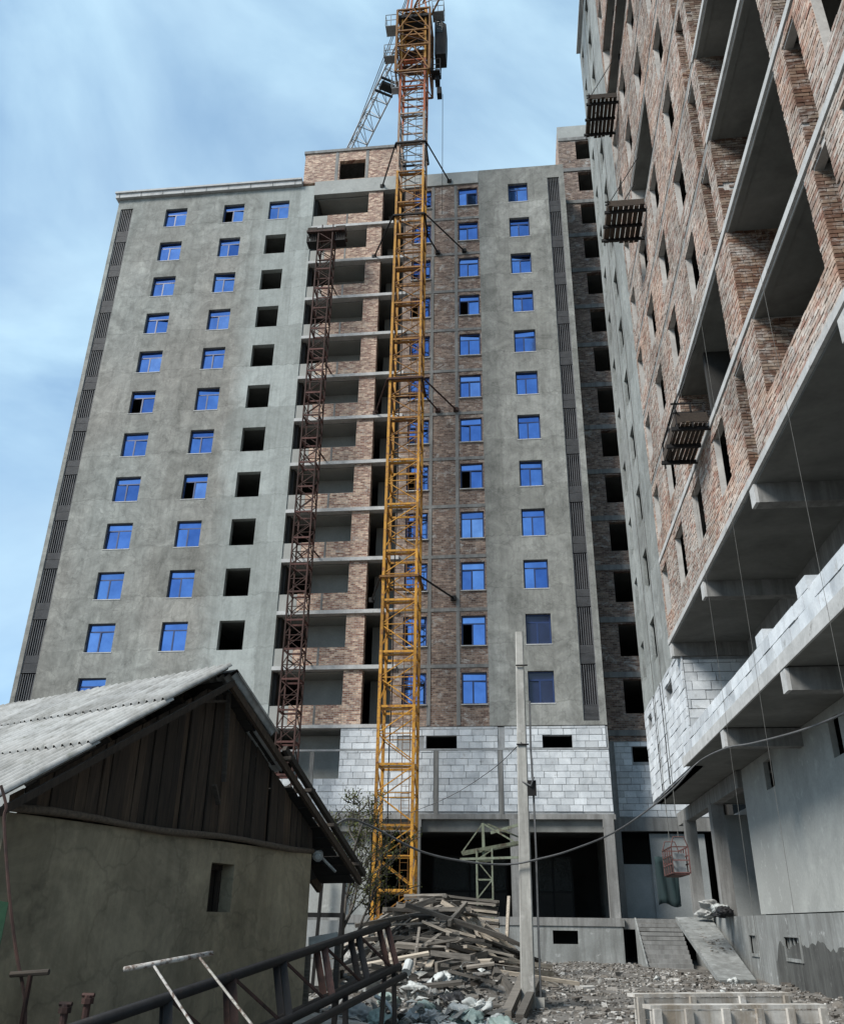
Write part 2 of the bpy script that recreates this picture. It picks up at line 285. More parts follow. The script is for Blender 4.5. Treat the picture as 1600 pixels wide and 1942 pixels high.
def glassmat():
    m_, t, b = newmat('tinted_glass'); oi = N(t, 'ShaderNodeObjectInfo')
    c = ramp(t, oi.outputs['Random'], [(0, (0.085, 0.165, 0.40)), (0.35, (0.13, 0.24, 0.53)), (0.8, (0.17, 0.305, 0.62)), (1, (0.24, 0.37, 0.66))])
    c = mixc(t, 0.7, c, ramp(t, noise(t, pos(t), 1.3, 6, 0.65), [(0.35, (0.72, 0.74, 0.78)), (0.62, (1.1, 1.1, 1.08))]), 'MULTIPLY'); t.links.new(c, b.inputs['Base Color'])
    b.inputs['Metallic'].default_value = 1.0; b.inputs['Roughness'].default_value = 0.06
    wv = noise(t, pos(t), 0.9, 2); bump(t, b, wv, 0.06, 0.02); return m_
M['glass'] = glassmat()
M['glass_dark'] = mottled('clear_dark_glass', (0.012, 0.016, 0.045), (0.02, 0.028, 0.075), 1.2, rough=0.08, bs=0.02)
M['bar'] = mottled('grille_bar', (0.13, 0.135, 0.145), (0.19, 0.195, 0.205), 3.0, rough=0.6)
M['grille_back'] = mottled('grille_panel', (0.012, 0.012, 0.014), (0.02, 0.02, 0.023), 2.0)
M['yellow'] = paint('crane_yellow', (0.47, 0.235, 0.03), (0.20, 0.085, 0.035), 0.55, 0.50)
M['yellow_dark'] = paint('crane_yellow_worn', (0.27, 0.13, 0.03), (0.14, 0.06, 0.03), 0.6, 0.5)
M['pale_mast'] = paint('crane_faded', (0.36, 0.27, 0.20), (0.30, 0.12, 0.06), 0.55, 0.52)
M['orange'] = paint('crane_orange', (0.33, 0.085, 0.03), (0.27, 0.14, 0.08), 0.6, 0.52)
M['steel_grey'] = paint('steel_grey', (0.22, 0.24, 0.25), (0.16, 0.15, 0.14), 0.5, 0.6)
M['jib_grey'] = paint('jib_pale_grey', (0.40, 0.42, 0.43), (0.26, 0.25, 0.24), 0.5, 0.6)
M['black_steel'] = paint('black_steel', (0.013, 0.013, 0.0135), (0.035, 0.026, 0.021), 0.7, 0.6)
M['rust'] = paint('rusty_steel', (0.062, 0.034, 0.028), (0.032, 0.021, 0.019), 0.8, 0.48)
M['red'] = paint('red_primer', (0.115, 0.052, 0.045), (0.06, 0.035, 0.03), 0.75, 0.5)
M['pink'] = paint('faded_red_paint', (0.13, 0.066, 0.06), (0.075, 0.042, 0.038), 0.7, 0.55)
M['green_paint'] = paint('pale_green_paint', (0.17, 0.195, 0.14), (0.10, 0.085, 0.06), 0.7, 0.5)
M['pole'] = mottled('pole_concrete', (0.31, 0.305, 0.28), (0.44, 0.435, 0.405), 1.6, streak=(0.20, 0.195, 0.18), spots=(0.43, 0.42, 0.4))
M['flaky'] = paint('flaking_white', (0.33, 0.32, 0.29), (0.09, 0.06, 0.045), 0.7, 0.47, sc=22.0)
M['clay'] = plaster('clay_plaster', (0.20, 0.168, 0.112), (0.33, 0.285, 0.20), (0.285, 0.255, 0.195))
M['plank'] = woodmat('weathered_plank', (0.022, 0.015, 0.010), (0.075, 0.052, 0.035), 0.65)
M['timber'] = woodmat('grey_timber', (0.13, 0.115, 0.098), (0.40, 0.365, 0.315), 0.88, (1.0, 16, 16))
M['oldwood'] = woodmat('dark_timber', (0.035, 0.028, 0.022), (0.09, 0.072, 0.056), 0.5, (1.0, 14, 14))
M['formwork'] = mottled('formwork_board', (0.42, 0.40, 0.365), (0.68, 0.67, 0.635), 2.2, rnd=0.3, streak=(0.30, 0.255, 0.20), spots=(0.68, 0.67, 0.64), fine=18)
M['deckwood'] = woodmat('scaffold_board', (0.022, 0.016, 0.012), (0.06, 0.043, 0.03), 0.5, (12, 1.0, 12))
M['slate'] = mottled('fibre_cement', (0.36, 0.365, 0.355), (0.50, 0.505, 0.495), 1.3, rnd=0.25, streak=(0.25, 0.25, 0.235), fine=22, spots=(0.22, 0.225, 0.20), c2=(0.40, 0.40, 0.385))
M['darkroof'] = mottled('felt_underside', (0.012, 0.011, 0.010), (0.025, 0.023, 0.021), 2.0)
M['ground'] = mottled('site_dirt', (0.085, 0.079, 0.070), (0.165, 0.156, 0.143), 0.9, spots=(0.25, 0.245, 0.235), fine=8, bs=0.8)
M['rubble'] = islandmat('rubble', [(0, (0.09, 0.08, 0.07)), (0.4, (0.2, 0.185, 0.165)), (0.75, (0.33, 0.32, 0.30)), (1, (0.52, 0.52, 0.5))], nz=20)
M['tarmac'] = mottled('far_ground', (0.10, 0.09, 0.08), (0.15, 0.135, 0.12), 0.05)
M['cable'] = mottled('cable_sheath', (0.075, 0.078, 0.08), (0.12, 0.122, 0.125), 3, rough=0.6)
M['rope'] = mottled('rope', (0.10, 0.10, 0.095), (0.15, 0.15, 0.14), 8)
M['netgreen'] = mottled('debris_net', (0.006, 0.020, 0.022), (0.011, 0.032, 0.034), 1.5, streak=(0.01, 0.022, 0.025))
M['netfence'] = mottled('green_sheet', (0.010, 0.045, 0.020), (0.020, 0.080, 0.036), 1.2, streak=(0.015, 0.04, 0.022))
M['bark'] = mottled('bark', (0.05, 0.043, 0.037), (0.095, 0.085, 0.073), 5)
M['leaf'] = islandmat('young_leaf', [(0, (0.07, 0.09, 0.02)), (1, (0.15, 0.16, 0.045))], 0.7)
for nm, a, b in (('sack_white', (0.34, 0.36, 0.35), (0.54, 0.565, 0.555)), ('sack_green', (0.20, 0.27, 0.245), (0.33, 0.41, 0.38)), ('sack_grey', (0.24, 0.245, 0.24), (0.38, 0.39, 0.38)), ('sack_black', (0.012, 0.012, 0.013), (0.025, 0.025, 0.027))):
    M[nm] = mottled(nm, a, b, 3.5, rough=0.55, fine=6, bs=0.9)
M['panelwall'] = mottled('site_panel', (0.21, 0.225, 0.225), (0.29, 0.305, 0.305), 0.8)
M['backglass'] = (lambda: (lambda m_, t, b: (setattr(b.inputs['Base Color'], 'default_value', (0.012, 0.016, 0.015, 1)), setattr(b.inputs['Roughness'], 'default_value', 0.08), bump(t, b, noise(t, pos(t), 1.6, 6, 0.7), 0.9, 0.25), setattr(b.inputs['Specular IOR Level'], 'default_value', 0.45), m_)[-1])(*newmat('shop_glass')))()

# ------------------------------------------------------------------ ground
def sstep(a, b, x): x = max(0, min(1, (x - a) / (b - a))); return x * x * (3 - 2 * x)
def hsh(i, j): return (math.sin(i * 127.1 + j * 311.7) * 43758.5453) % 1
def vn(x, y):
    i, j = math.floor(x), math.floor(y); u, v = x - i, y - j; u = u * u * (3 - 2 * u); v = v * v * (3 - 2 * v)
    return (hsh(i, j) * (1 - u) + hsh(i + 1, j) * u) * (1 - v) + (hsh(i, j + 1) * (1 - u) + hsh(i + 1, j + 1) * u) * v
def gz(x, y):
    z = 0.2 * sstep(8, 22, y)
    z += 1.45 * math.exp(-(((x + 2.9) / 2.3) ** 2 + ((y - 27) / 3.6) ** 2) ** 1.5) + 0.5 * math.exp(-(((x + 1.1) / 1.5) ** 2 + ((y - 21.5) / 2.0) ** 2))
    if abs(x) < 14 and 2 < y < 46: z += (vn(x * 0.9, y * 0.9) - 0.5) * 0.16 + (vn(x * 2.7 + 9, y * 2.7) - 0.5) * 0.07
    return z
def axis(a, b, st, far): 
    l = []; x = a
    while x <= b + 1e-6: l.append(x); x += st
    e = st; x = b
    while x < far: e *= 1.6; x += e; l.append(x)
    e = st; x = a
    while x > -far: e *= 1.6; x -= e; l.insert(0, x)
    return l
gx = axis(-13, 9, 0.3, 1500); gy = axis(2, 46, 0.3, 1500); gm = MB()
for y in gy:
    for x in gx: gm.v.append((x, y, gz(x, y)))
for j in range(len(gy) - 1):
    for i in range(len(gx) - 1): n = j * len(gx) + i; gm.f.append((n, n + 1, n + 1 + len(gx), n + len(gx)))
gm.build('ground', M['ground'], smooth=True, kind='structure')

# ================================================================== MAIN APARTMENT BLOCK
YF = 42.0; F0 = 10.31; FH = 2.957
def F(k): return F0 + FH * k
blk = thing('apartment_block', (-11, 46, 0), 'tall grey plastered apartment block under construction behind the yellow crane', 'building')
PY = lambda y: (lambda u, z, d: (u, y + d, z))
COLS = [(-22.72, -21.20), (-18.62, -17.20), (-15.48, -14.10)]
wins = []                                                   # x0, x1, z0, z1, open
opsL = []
for k in range(12):
    for c, (a, b) in enumerate(COLS):
        opsL.append((a, b, F(k) + 1.0, F(k) + 2.6))
        if c < 2 or k == 11: wins.append((a, b, F(k) + 1.0, F(k) + 2.6, (c, 11 - k) in {(1, 0), (0, 5), (1, 7)}))
GL = (-26.0, -25.12); GRR = (3.07, 3.83)
opsL.append((GL[0], GL[1], 10.4, 45.75))
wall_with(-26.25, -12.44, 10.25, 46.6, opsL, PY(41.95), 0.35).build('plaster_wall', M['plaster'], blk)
opsR = [(0.50, 1.77, F(k) + 1.0, F(k) + 2.6) for k in range(12)] + [(GRR[0], GRR[1], 10.45, 45.75)]
for k in range(12): wins.append((0.50, 1.77, F(k) + 1.0, F(k) + 2.6, False))
wall_with(-1.42, 4.15, 10.25, 46.85, opsR, PY(41.95), 0.35).build('plaster_wall', M['plaster_r'], blk)
opsB = []
for k in range(12):
    opsB += [(-5.75, -4.52, F(k) + 1.0, F(k) + 2.6), (-2.76, -1.50, F(k) + 1.0, F(k) + 2.6)]
    wins += [(-5.75, -4.52, F(k) + 1.0, F(k) + 2.6, k in (4, 8)), (-2.76, -1.50, F(k) + 1.0, F(k) + 2.6, 11 - k in (3, 7, 10))]
wall_with(-6.3, -1.42, 10.25, 45.75, opsB, PY(42.02), 0.3).build('brick_wall', M['brick_dark'], blk)
MB().box(-8.72, -7.76, 42.0, 42.5, 10.25, 45.7).build('brick_pier', M['brick'], blk)
# belts of concrete on the brick bay
for k in range(1, 12):
    MB().box(-6.3, -1.43, 41.985, 42.05, F(k) - 0.12, F(k) + 0.06).build('floor_belt', M['concrete'], blk)
for x in (-4.40, -2.92): MB().box(x - 0.09, x + 0.09, 41.99, 42.05, 10.3, 45.7).build('concrete_rib', M['concrete'], blk)
# slabs, partitions, back
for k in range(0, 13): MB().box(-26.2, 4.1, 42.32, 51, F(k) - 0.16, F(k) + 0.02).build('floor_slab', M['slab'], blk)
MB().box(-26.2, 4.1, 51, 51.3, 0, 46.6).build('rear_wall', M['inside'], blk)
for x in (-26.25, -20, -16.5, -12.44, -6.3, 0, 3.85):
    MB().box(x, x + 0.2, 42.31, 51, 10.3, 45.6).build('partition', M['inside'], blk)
MB().box(-26.25, -26.05, 42.31, 51, 0, 46.5).build('side_wall', M['plaster'], blk)
MB().box(3.95, 4.15, 42.31, 51, 0, 46.5).build('side_wall', M['plaster_r'], blk)
# loggias with brick parapets
for k in range(0, 12):
    z = F(k)
    if k: MB().box(-12.43, -6.05, 41.86, 42.45, z - 0.13, z + 0.07).build('slab_edge', M['lip'], blk)
    else: MB().box(-12.43, -6.3, 41.92, 42.45, z - 0.1, z + 0.07).build('slab_edge', M['lip'], blk)
    MB().box(-11.42, -8.73, 42.0, 42.14, z + 0.08, z + 1.05).build('parapet', M['brick'], blk)
    MB().box(-12.43, -11.43, 42.0, 42.14, z + 0.08, z + 1.03).build('parapet', M['loggia'], blk)
    MB().box(-10.15, -10.05, 41.985, 42.0, z + 0.08, z + 1.04).build('concrete_post', M['concrete'], blk)
    MB().box(-11.25, -8.5, 43.75, 43.95, z + 0.03, z + 2.78).build('loggia_wall', M['loggia'], blk)
    MB().box(-8.70, -8.5, 42.5, 43.75, z + 0.03, z + 2.78).build('loggia_wall', M['loggia'], blk)
    MB().box(-12.2, -8.72, 42.34, 43.74, z + FH - .19, z + FH - .165).build('loggia_ceiling', M['loggia'], blk)
    MB().box(-7.70, -6.3, 44.2, 44.35, z + 0.03, z + 2.78).build('loggia_wall', M['loggia'], blk)
# roof edge, cornice, penthouse
MB().box(-12.44, -6.3, 41.9, 42.3, 45.7, 46.9).build('roof_beam', M['wallR'], blk)
MB().box(-6.29, -1.43, 41.93, 42.3, 45.76, 46.82).build('roof_beam', M['wallR'], blk)
MB().box(-26.2, 4.1, 42.32, 51, 46.3, 46.5).build('roof_slab', M['concrete'], blk)
cor = MB().box(-26.45, -13.32, 41.72, 42.6, 46.62, 46.98).box(-26.5, -13.32, 41.62, 42.6, 46.98, 47.12).build('cornice', M['lip'], blk)
for i in range(9): MB().box(-26.2 + i * 1.55, -26.16 + i * 1.55, 41.70, 41.72, 46.64, 46.97).build('joint', M['concrete'], cor)
wall_with(-13.3, -6.6, 46.9, 49.62, [(-10.85, -9.07, 47.02, 48.76)], PY(41.98), 0.3).build('penthouse_wall', M['brick'], blk)
MB().box(-13.38, -6.55, 41.9, 47, 49.62, 49.85).build('penthouse_roof', M['concrete'], blk)
MB().box(-13.3, -13.0, 42.29, 47, 46.5, 49.6).build('penthouse_wall', M['brick'], blk); MB().box(-6.9, -6.6, 42.29, 47, 46.5, 49.6).build('penthouse_wall', M['brick'], blk)
MB().box(-13, -6.9, 46.6, 46.8, 46.5, 49.6).build('penthouse_wall', M['inside'], blk)
for x in (-11.05, -8.95): MB().box(x - 0.1, x + 0.1, 41.96, 42.0, 46.9, 49.6).build('concrete_rib', M['concrete'], blk)
# windows
fcache = {}
def window(x0, x1, z0, z1, opened, y, parent, dark=False):
    wd = round(x1 - x0, 2); h = round(z1 - z0, 2); key = (wd, h, dark)
    if key not in fcache:
        t = 0.068; tz = h * 0.74; mxx = wd * 0.45; mb = MB()
        mb.box(0, t, 0, .07, 0, h).box(wd - t, wd, 0, .07, 0, h).box(t, wd - t, 0, .07, 0, t).box(t, wd - t, 0, .07, h - t, h)
        mb.box(t, wd - t, 0.003, .067, tz - t / 2, tz + t / 2).box(mxx - t * .6, mxx + t * .6, 0.006, .064, t, tz - t / 2)
        fr = mb.mesh('window', M['frame'], origin=(0, 0, 0))[0]
        def pn(a, b, c, d): return MB().box(0, b - a, 0, .012, 0, d - c).mesh('pane', M['glass_dark' if dark else 'glass'], origin=(0, 0, 0))[0], (a, c)
        fcache[key] = (fr, [pn(t, mxx - t * .6, t, tz - t / 2), pn(mxx + t * .6, wd - t, t, tz - t / 2), pn(t, wd - t, tz + t / 2, h - t)],
                       MB().box(-.04, wd + .04, -.20, -.06, -.05, 0.0).mesh('sill', M['lip'], origin=(0, 0, 0))[0])
    fr, panes, sill = fcache[key]
    wo = inst('window', fr, (x0, y, z0), parent)
    for i, (me, (a, c)) in enumerate(panes):
        if opened and i == 0: continue
        inst('pane', me, (x0 + a, y + 0.03, z0 + c), wo, rot=(random.uniform(-.03, .03), 0, random.uniform(-.035, .035) if random.random() < .8 else random.uniform(-.12, .12)))
    inst('sill', sill, (x0, y, z0), wo)
for a, b, c, d, o in wins: window(a + .01, b - .01, c + .01, d - .01, o, 42.13, blk, a > 0 and c < 15)
# grilles
def grille_mesh(wd):
    mb = MB()
    for i in range(7):
        x = wd * (i + .5) / 7; mb.box(x - .010, x + .010, 0, .03, 0.95, 2.9)
    for i in range(9): mb.box(0.01, wd - .01, 0.005, .045, 0.02 + i * .058, 0.036 + i * .058)
    for i in range(7): mb.box(0.01, wd - .01, 0.005, .045, 0.56 + i * .058, 0.576 + i * .058)
    mb.box(0, .03, -.01, .05, 0, 2.93).box(wd - .02, wd, -.01, .05, 0, 2.93)
    return mb.mesh('facade_grille', M['bar'], origin=(0, 0, 0))[0]
for g in (GL, GRR):
    me = grille_mesh(g[1] - g[0])
    for k in range(12): inst('facade_grille', me, (g[0], 42.0, F(k) - 0.02), blk)
    MB().box(g[0] - .05, g[1] + .05, 42.31, 42.36, 10.3, 45.8).build('grille_back', M['grille_back'], blk)
# podium of aerated blocks
def laid_blocks(u0, u1, z0, z1, ops, place, parent, bw=0.6, bh=0.30, cap=300, gap=0.017, name='block', count=[0]):
    """place(u, z, width, height) -> MB box; every block its own part up to the cap, the rest joined"""
    n = 0; rest = MB(); zr = z0; row = 0
    while zr < z1 - 0.05:
        h = min(bh, z1 - zr); segs = [(u0, u1)]
        for a, b, c, d in ops:
            if c < zr + h * .6 and d > zr + h * .4:
                segs = [s for s0, s1 in segs for s in ((s0, min(s1, a)), (max(s0, b), s1)) if s[1] - s[0] > 0.05]
        for s0, s1 in segs:
            x = s0 - (row % 2) * bw / 2 - 0.1 * (row % 3)
            while x < s1:
                a, b = max(x, s0), min(x + bw, s1); x += bw
                if b - a < 0.05: continue
                j = random.uniform(-.012, .014)
                if n < cap: place(MB(), a + gap / 2 + random.uniform(-.004, .006), b - gap / 2 - random.uniform(-.004, .006), zr + gap / 2 + random.uniform(-.003, .005), zr + h - gap / 2 - random.uniform(-.003, .007), j).build(name, M['block'], parent)
                else: place(rest, a + gap / 2, b - gap / 2, zr + gap / 2, zr + h - gap / 2, j)
                n += 1
        zr += bh; row += 1
    return rest
podops = [(-12.46, -8.7, 7.78, 10.3), (-4.49, -3.01, 9.18, 9.80), (1.07, 2.47, 9.16, 9.78), (-5.9, -4.6, 9.3, 9.75)]
ribs = [-10.05, -4.0, -0.95]
podops2 = podops + [(r_ - .12, r_ + .12, 6.2, 9.1) for r_ in ribs] + [(-1.05, -0.72, 9.2, 10.3)]
wall_with(-12.6, 4.15, 6.2, 10.2, podops[:3], PY(42.0), 0.3).build('podium_wall', M['joint'], blk)
MB().box(-26.2, -12.6, 41.97, 42.3, 6.2, 10.24).build('podium_wall', M['wallR'], blk)
def pl_main(mb, a, b, c, d, j): return mb.box(a, b, 41.962 + j, 42.02, c, d)
rest = laid_blocks(-12.55, 4.13, 6.32, 9.10, podops2, pl_main, blk, cap=225)
if rest.v: rest.build('block_courses', M['block'], blk, kind='stuff')
rest = laid_blocks(-12.55, 4.05, 9.20, 10.22, podops2, pl_main, blk, cap=72)
if rest.v: rest.build('block_courses', M['block'], blk, kind='stuff')
MB().box(-12.5, 4.13, 41.955, 42.02, 9.10, 9.19).build('belt_course', M['joint'], blk)
for x in ribs: MB().box(x - .1, x + .1, 41.95, 42.02, 6.2, 9.09).build('concrete_rib', M['concrete'], blk)
MB().box(-11.4, -8.5, 43.6, 43.8, 6.4, 10.15).build('loggia_wall', M['loggia'], blk)
MB().box(-26.2, 4.2, 41.85, 42.5, 5.98, 6.2).build('podium_slab_edge', M['concrete'], blk)
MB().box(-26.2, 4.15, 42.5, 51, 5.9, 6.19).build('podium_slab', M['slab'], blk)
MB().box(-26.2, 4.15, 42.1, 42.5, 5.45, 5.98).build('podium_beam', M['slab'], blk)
for x in (-9.0, -4.9, -0.37, 3.84):
    MB().box(x - .24, x + .24, 41.75, 42.1, 5.62, 5.98).build('corbel', M['concrete'], blk)
    MB().box(x - .22, x + .22, 41.6, 42.05, 1.92, 5.62).build('column', M['concrete'], blk)
MB().box(-26.2, 4.12, 41.0, 51, 1.6, 1.92).build('terrace_slab', M['concrete'], blk)
wall_with(-7.0, 4.05, -0.3, 1.6, [(1.10, 2.16, 0.90, 1.42)], PY(41.05), 0.3).build('plinth_wall', M['plinth'], blk)
MB().box(-7.0, 4.05, 42.5, 42.8, -.3, 1.6).build('plinth_back', M['inside'], blk)
MB().box(-26.2, -7.0, 41.05, 41.4, -.3, 1.6).build('plinth_wall', M['plinth'], blk)
MB().box(-26, -7.1, 42.5, 42.8, 1.92, 5.9).build('ground_wall', M['wallR'], blk)
# shop front deep inside the ground floor
for (a, b) in ((-4.6, -0.9), (0.45, 2.35)):
    s = MB()
    for x in (a, (a + b) / 2, b): s.box(x - .04, x + .04, 47, 47.1, 1.92, 4.75)
    s.box(a, b, 47.005, 47.095, 4.68, 4.76).box(a, b, 47.005, 47.095, 3.05, 3.13)
    so_ = s.build('shop_window', M['black_steel'], blk)
    for i in range(2):
        x0 = a + (b - a) / 2 * i
        MB().box(x0 + .05, x0 + (b - a) / 2 - .05, 47.03, 47.05, 3.14, 4.67).build('pane', M['backglass'], so_)
        MB().box(x0 + .05, x0 + (b - a) / 2 - .05, 47.03, 47.05, 1.93, 3.04).build('pane', M['inside'], so_)
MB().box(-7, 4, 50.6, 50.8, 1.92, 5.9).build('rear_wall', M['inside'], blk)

# ================================================================== RECESSED WING
wing = thing('apartment_wing', (6.5, 46, 0), 'brown brick recessed wing with dark empty window openings between the two blocks', 'building')
YW = 44.3
wops = [(5.35, 6.75, F(k) + 0.97, F(k) + 2.72) for k in range(14)] + [(7.9, 9.2, F(k) + 0.97, F(k) + 2.72) for k in range(14)]
wall_with(4.16, 10, 9.9, 51.6, wops, PY(YW), 0.3).build('brick_wall', M['brick_dark'], wing)
for k in range(0, 15):
    MB().box(4.17, 10, YW - 0.06, YW + .02, F(k) - 0.15, F(k) + 0.14).build('floor_belt', M['concrete'], wing)
    MB().box(4.17, 10, YW + .3, 50, F(k) - 0.15, F(k) + 0.02).build('floor_slab', M['slab'], wing)
MB().box(4.16, 10, YW - .02, YW + .3, 51.6, 53.0).build('parapet', M['wallR'], wing)
MB().box(4.16, 4.4, YW + .3, 50, 44, 52.9).build('side_wall', M['brick'], wing)
MB().box(4.16, 12, 50, 50.3, 0, 52.8).build('rear_wall', M['inside'], wing); MB().box(9.8, 10, YW + .3, 50, 0, 52.8).build('side_wall', M['inside'], wing)
MB().box(4.45, 8, 50.3, 50.5, 52, 52.8).build('parapet', M['brick_dark'], wing)
wall_with(4.2, 9, 6.3, 9.9, [(5.5, 7.2, 8.9, 9.65)], PY(YW), 0.3).build('podium_wall', M['joint'], wing)
rest = laid_blocks(4.62, 8.9, 6.34, 9.86, [(5.45, 7.25, 8.85, 9.7)], lambda mb, a, b, c, d, j: mb.box(a, b, YW - .035 + j, YW + .02, c, d), wing, cap=90)
if rest.v: rest.build('block_courses', M['block'], wing, kind='stuff')
MB().box(6.35, 6.62, YW - .01, YW + .2, 8.92, 9.62).build('block', M['block'], wing)
MB().box(4.2, 9, YW - .1, YW + .4, 5.7, 6.3).build('beam', M['concrete'], wing)
MB().box(4.25, 4.6, YW - .3, YW + .1, 1.95, 5.7).build('column', M['concrete'], wing)
MB().box(4.6, 9.5, 48.5, 48.7, 1.9, 5.7).build('ground_wall', M['inside'], wing)
MB().box(4.62, 6.2, YW + .2, YW + .3, 1.95, 4.25).build('site_panel', M['panelwall'], wing)
MB().box(5.95, 8.5, YW + .15, YW + .2, 1.95, 5.6).build('site_panel', M['panelwall'], wing)
MB().box(4.1, 9, 41.2, 50, 1.5, 1.92).build('terrace_slab', M['concrete'], wing)

# ================================================================== RIGHT-HAND BLOCK
XF = 5.12; YB = 28.9; XP = 5.42
rb = thing('brick_block', (9, 18, 0), 'half-built brick apartment block with open floors and white block parapet on the right', 'building')
PX = lambda x: (lambda u, z, d: (x + d, u, z))
WINC = [(27.65, 28.72), (24.5, 25.85), (21.5, 22.8), (18.4, 19.6)]
rops = []; deep = []
for k in range(14):
    z0, z1, zt = F(k) + 0.82, F(k) + 2.5, F(k) + 2.72
    def add(a, b, c, d, kind=''):
        rops.append((a, b, c, d))
        if kind: deep.append((a, b, c, d, kind))
    for i, (a, b) in enumerate(WINC):
        if k == 1 and i in (2, 3): continue
        if k == 5 and i in (1, 2): continue
        if k in (8, 9) and i in (0, 1, 2): continue
        add(a, b, z0, z1)
    if k == 1: add(16.98, 22.6, F(1) + .1, F(2) - .165, 'loggia')
    if k == 5: add(21.5, 25.95, F(5) + .1, F(6) - .165, 'loggia')
    if k in (8, 9): add(22.3, 28.6, F(k) + .1, F(k + 1) - .165, 'loggia')
    if k != 1: add(16.25, 16.97, F(k) + .1, zt - .1, 'slot')
    add(11.55 if k else 11.4, 15.75 if k else 15.1, F(k) + (.1 if k else .92), F(k + 1) - .165, 'loggia')
    add(10.35, 11.0, F(k) + .1, zt - .1, 'slot')
    add(8.6, 9.7, z0, z1); add(3.6, 7.2, F(k) + .92, F(k + 1) - .165, 'loggia')
wall_with(3, YB, F(0) - .1, 52.3, rops, PX(XF + .03), 0.16).build('wall_core', M['mortar'], rb)
# laid bricks, one by one, over the whole face
BR = MB(); BW, BH = 0.258, 0.080
def brick_rows(mb, u0, u1, z0, z1, ops, put):
    z = z0; row = 0
    while z < z1 - .04:
        segs = [(u0, u1)]; zc = z + BH / 2
        for a, b, c, d in ops:
            if c < zc < d: segs = [s for s0, s1 in segs for s in ((s0, min(s1, a)), (max(s0, b), s1)) if s[1] - s[0] > 0.04]
        for s0, s1 in segs:
            x = s0 - (row % 2) * BW / 2
            while x < s1:
                a, b = max(x, s0), min(x + BW, s1); x += BW
                if b - a < .03 or random.random() < .004: continue
                put(mb, a + .008, b - .008, z + .008, z + BH - .008)
        z += BH; row += 1
def q5(mb, P, a, b, c, d, t):
    n = len(mb.v); mb.v += [P(a, c, 0), P(b, c, 0), P(b, d, 0), P(a, d, 0), P(a, c, t), P(b, c, t), P(b, d, t), P(a, d, t)]
    mb.f += [tuple(n + i for i in q) for q in ((0, 1, 2, 3), (0, 4, 5, 1), (1, 5, 6, 2), (2, 6, 7, 3), (3, 7, 4, 0))]
def put_face(mb, a, b, c, d):
    j = random.uniform(-.007, .009); q5(mb, lambda u, z, t: (XF + j + t, u, z), a, b, c, d, .05)
lips = [(0, 99, F(k) - .11, F(k) + .07) for k in range(15)]
brick_rows(BR, 3, YB, F(0) + .09, 52.25, rops + lips, put_face)
BR.build('laid_bricks', M['bricks'], rb, kind='stuff')
for k in range(15):
    ys_ = YB if k < 2 else 22.6 if k == 2 else 15.9
    MB().box(XF - .03, XF + .05, 3, ys_, F(k) - .11, F(k) + .06).build('slab_edge', M['lip'], rb)
    if ys_ < YB: MB().box(XF + .012, XF + .05, ys_, YB, F(k) - .11, F(k) + .06).build('slab_edge', M['concrete'], rb)
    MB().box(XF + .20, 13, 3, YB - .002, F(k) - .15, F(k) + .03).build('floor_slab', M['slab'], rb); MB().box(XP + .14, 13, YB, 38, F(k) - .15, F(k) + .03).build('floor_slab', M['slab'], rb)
MB().box(XF + .052, XF + .198, 3, YB - .01, F(0) - .155, F(0) - .105).build('soffit', M['slab'], rb)
MB().box(12.8, 13, 3, 38, 6.2, 52.2).build('rear_wall', M['inside'], rb)
MB().box(XF + .3, 13, 2.7, 3, 0, 52.3).build('end_wall', M['brick'], rb)
for y in (20.4, 26.6): MB().box(XF + .34, 12.8, y, y + .2, F(0), 52).build('partition', M['inside'], rb)
# cross walls of open loggias and slots, in brick
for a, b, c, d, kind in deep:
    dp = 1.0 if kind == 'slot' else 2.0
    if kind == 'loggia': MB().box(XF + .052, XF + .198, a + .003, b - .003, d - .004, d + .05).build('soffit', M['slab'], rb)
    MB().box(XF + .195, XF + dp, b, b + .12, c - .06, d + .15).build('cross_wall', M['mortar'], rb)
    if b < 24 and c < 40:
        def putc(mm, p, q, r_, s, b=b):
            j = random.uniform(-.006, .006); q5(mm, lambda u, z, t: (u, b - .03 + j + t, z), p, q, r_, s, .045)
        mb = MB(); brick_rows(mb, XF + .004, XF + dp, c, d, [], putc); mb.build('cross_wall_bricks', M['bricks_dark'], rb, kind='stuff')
    if kind == 'loggia':
        MB().box(XF + dp + 1.2, XF + dp + 1.35, a - .5, b + .4, c - .08, d + .1).build('loggia_wall', M['inside'], rb)
# far end: smooth plaster, set back a little
XP = 5.42
pops = []
for k in range(14):
    pops += [(33.25, 34.4, F(k) + .78, F(k) + 2.42), (36.6, 37.5, F(k) + .78, F(k) + 2.42)]
wall_with(YB, 38, 10.0, 52.3, pops, PX(XP), 0.13).build('plaster_wall', M['plaster_far'], rb)
MB().box(XP, 13, 38, 38.3, 6.2, 52.3).build('end_wall', M['plaster_far'], rb)
MB().box(XF + .06, 13, 3, 38.1, 52.3, 52.5).build('roof_slab', M['lip'], rb)
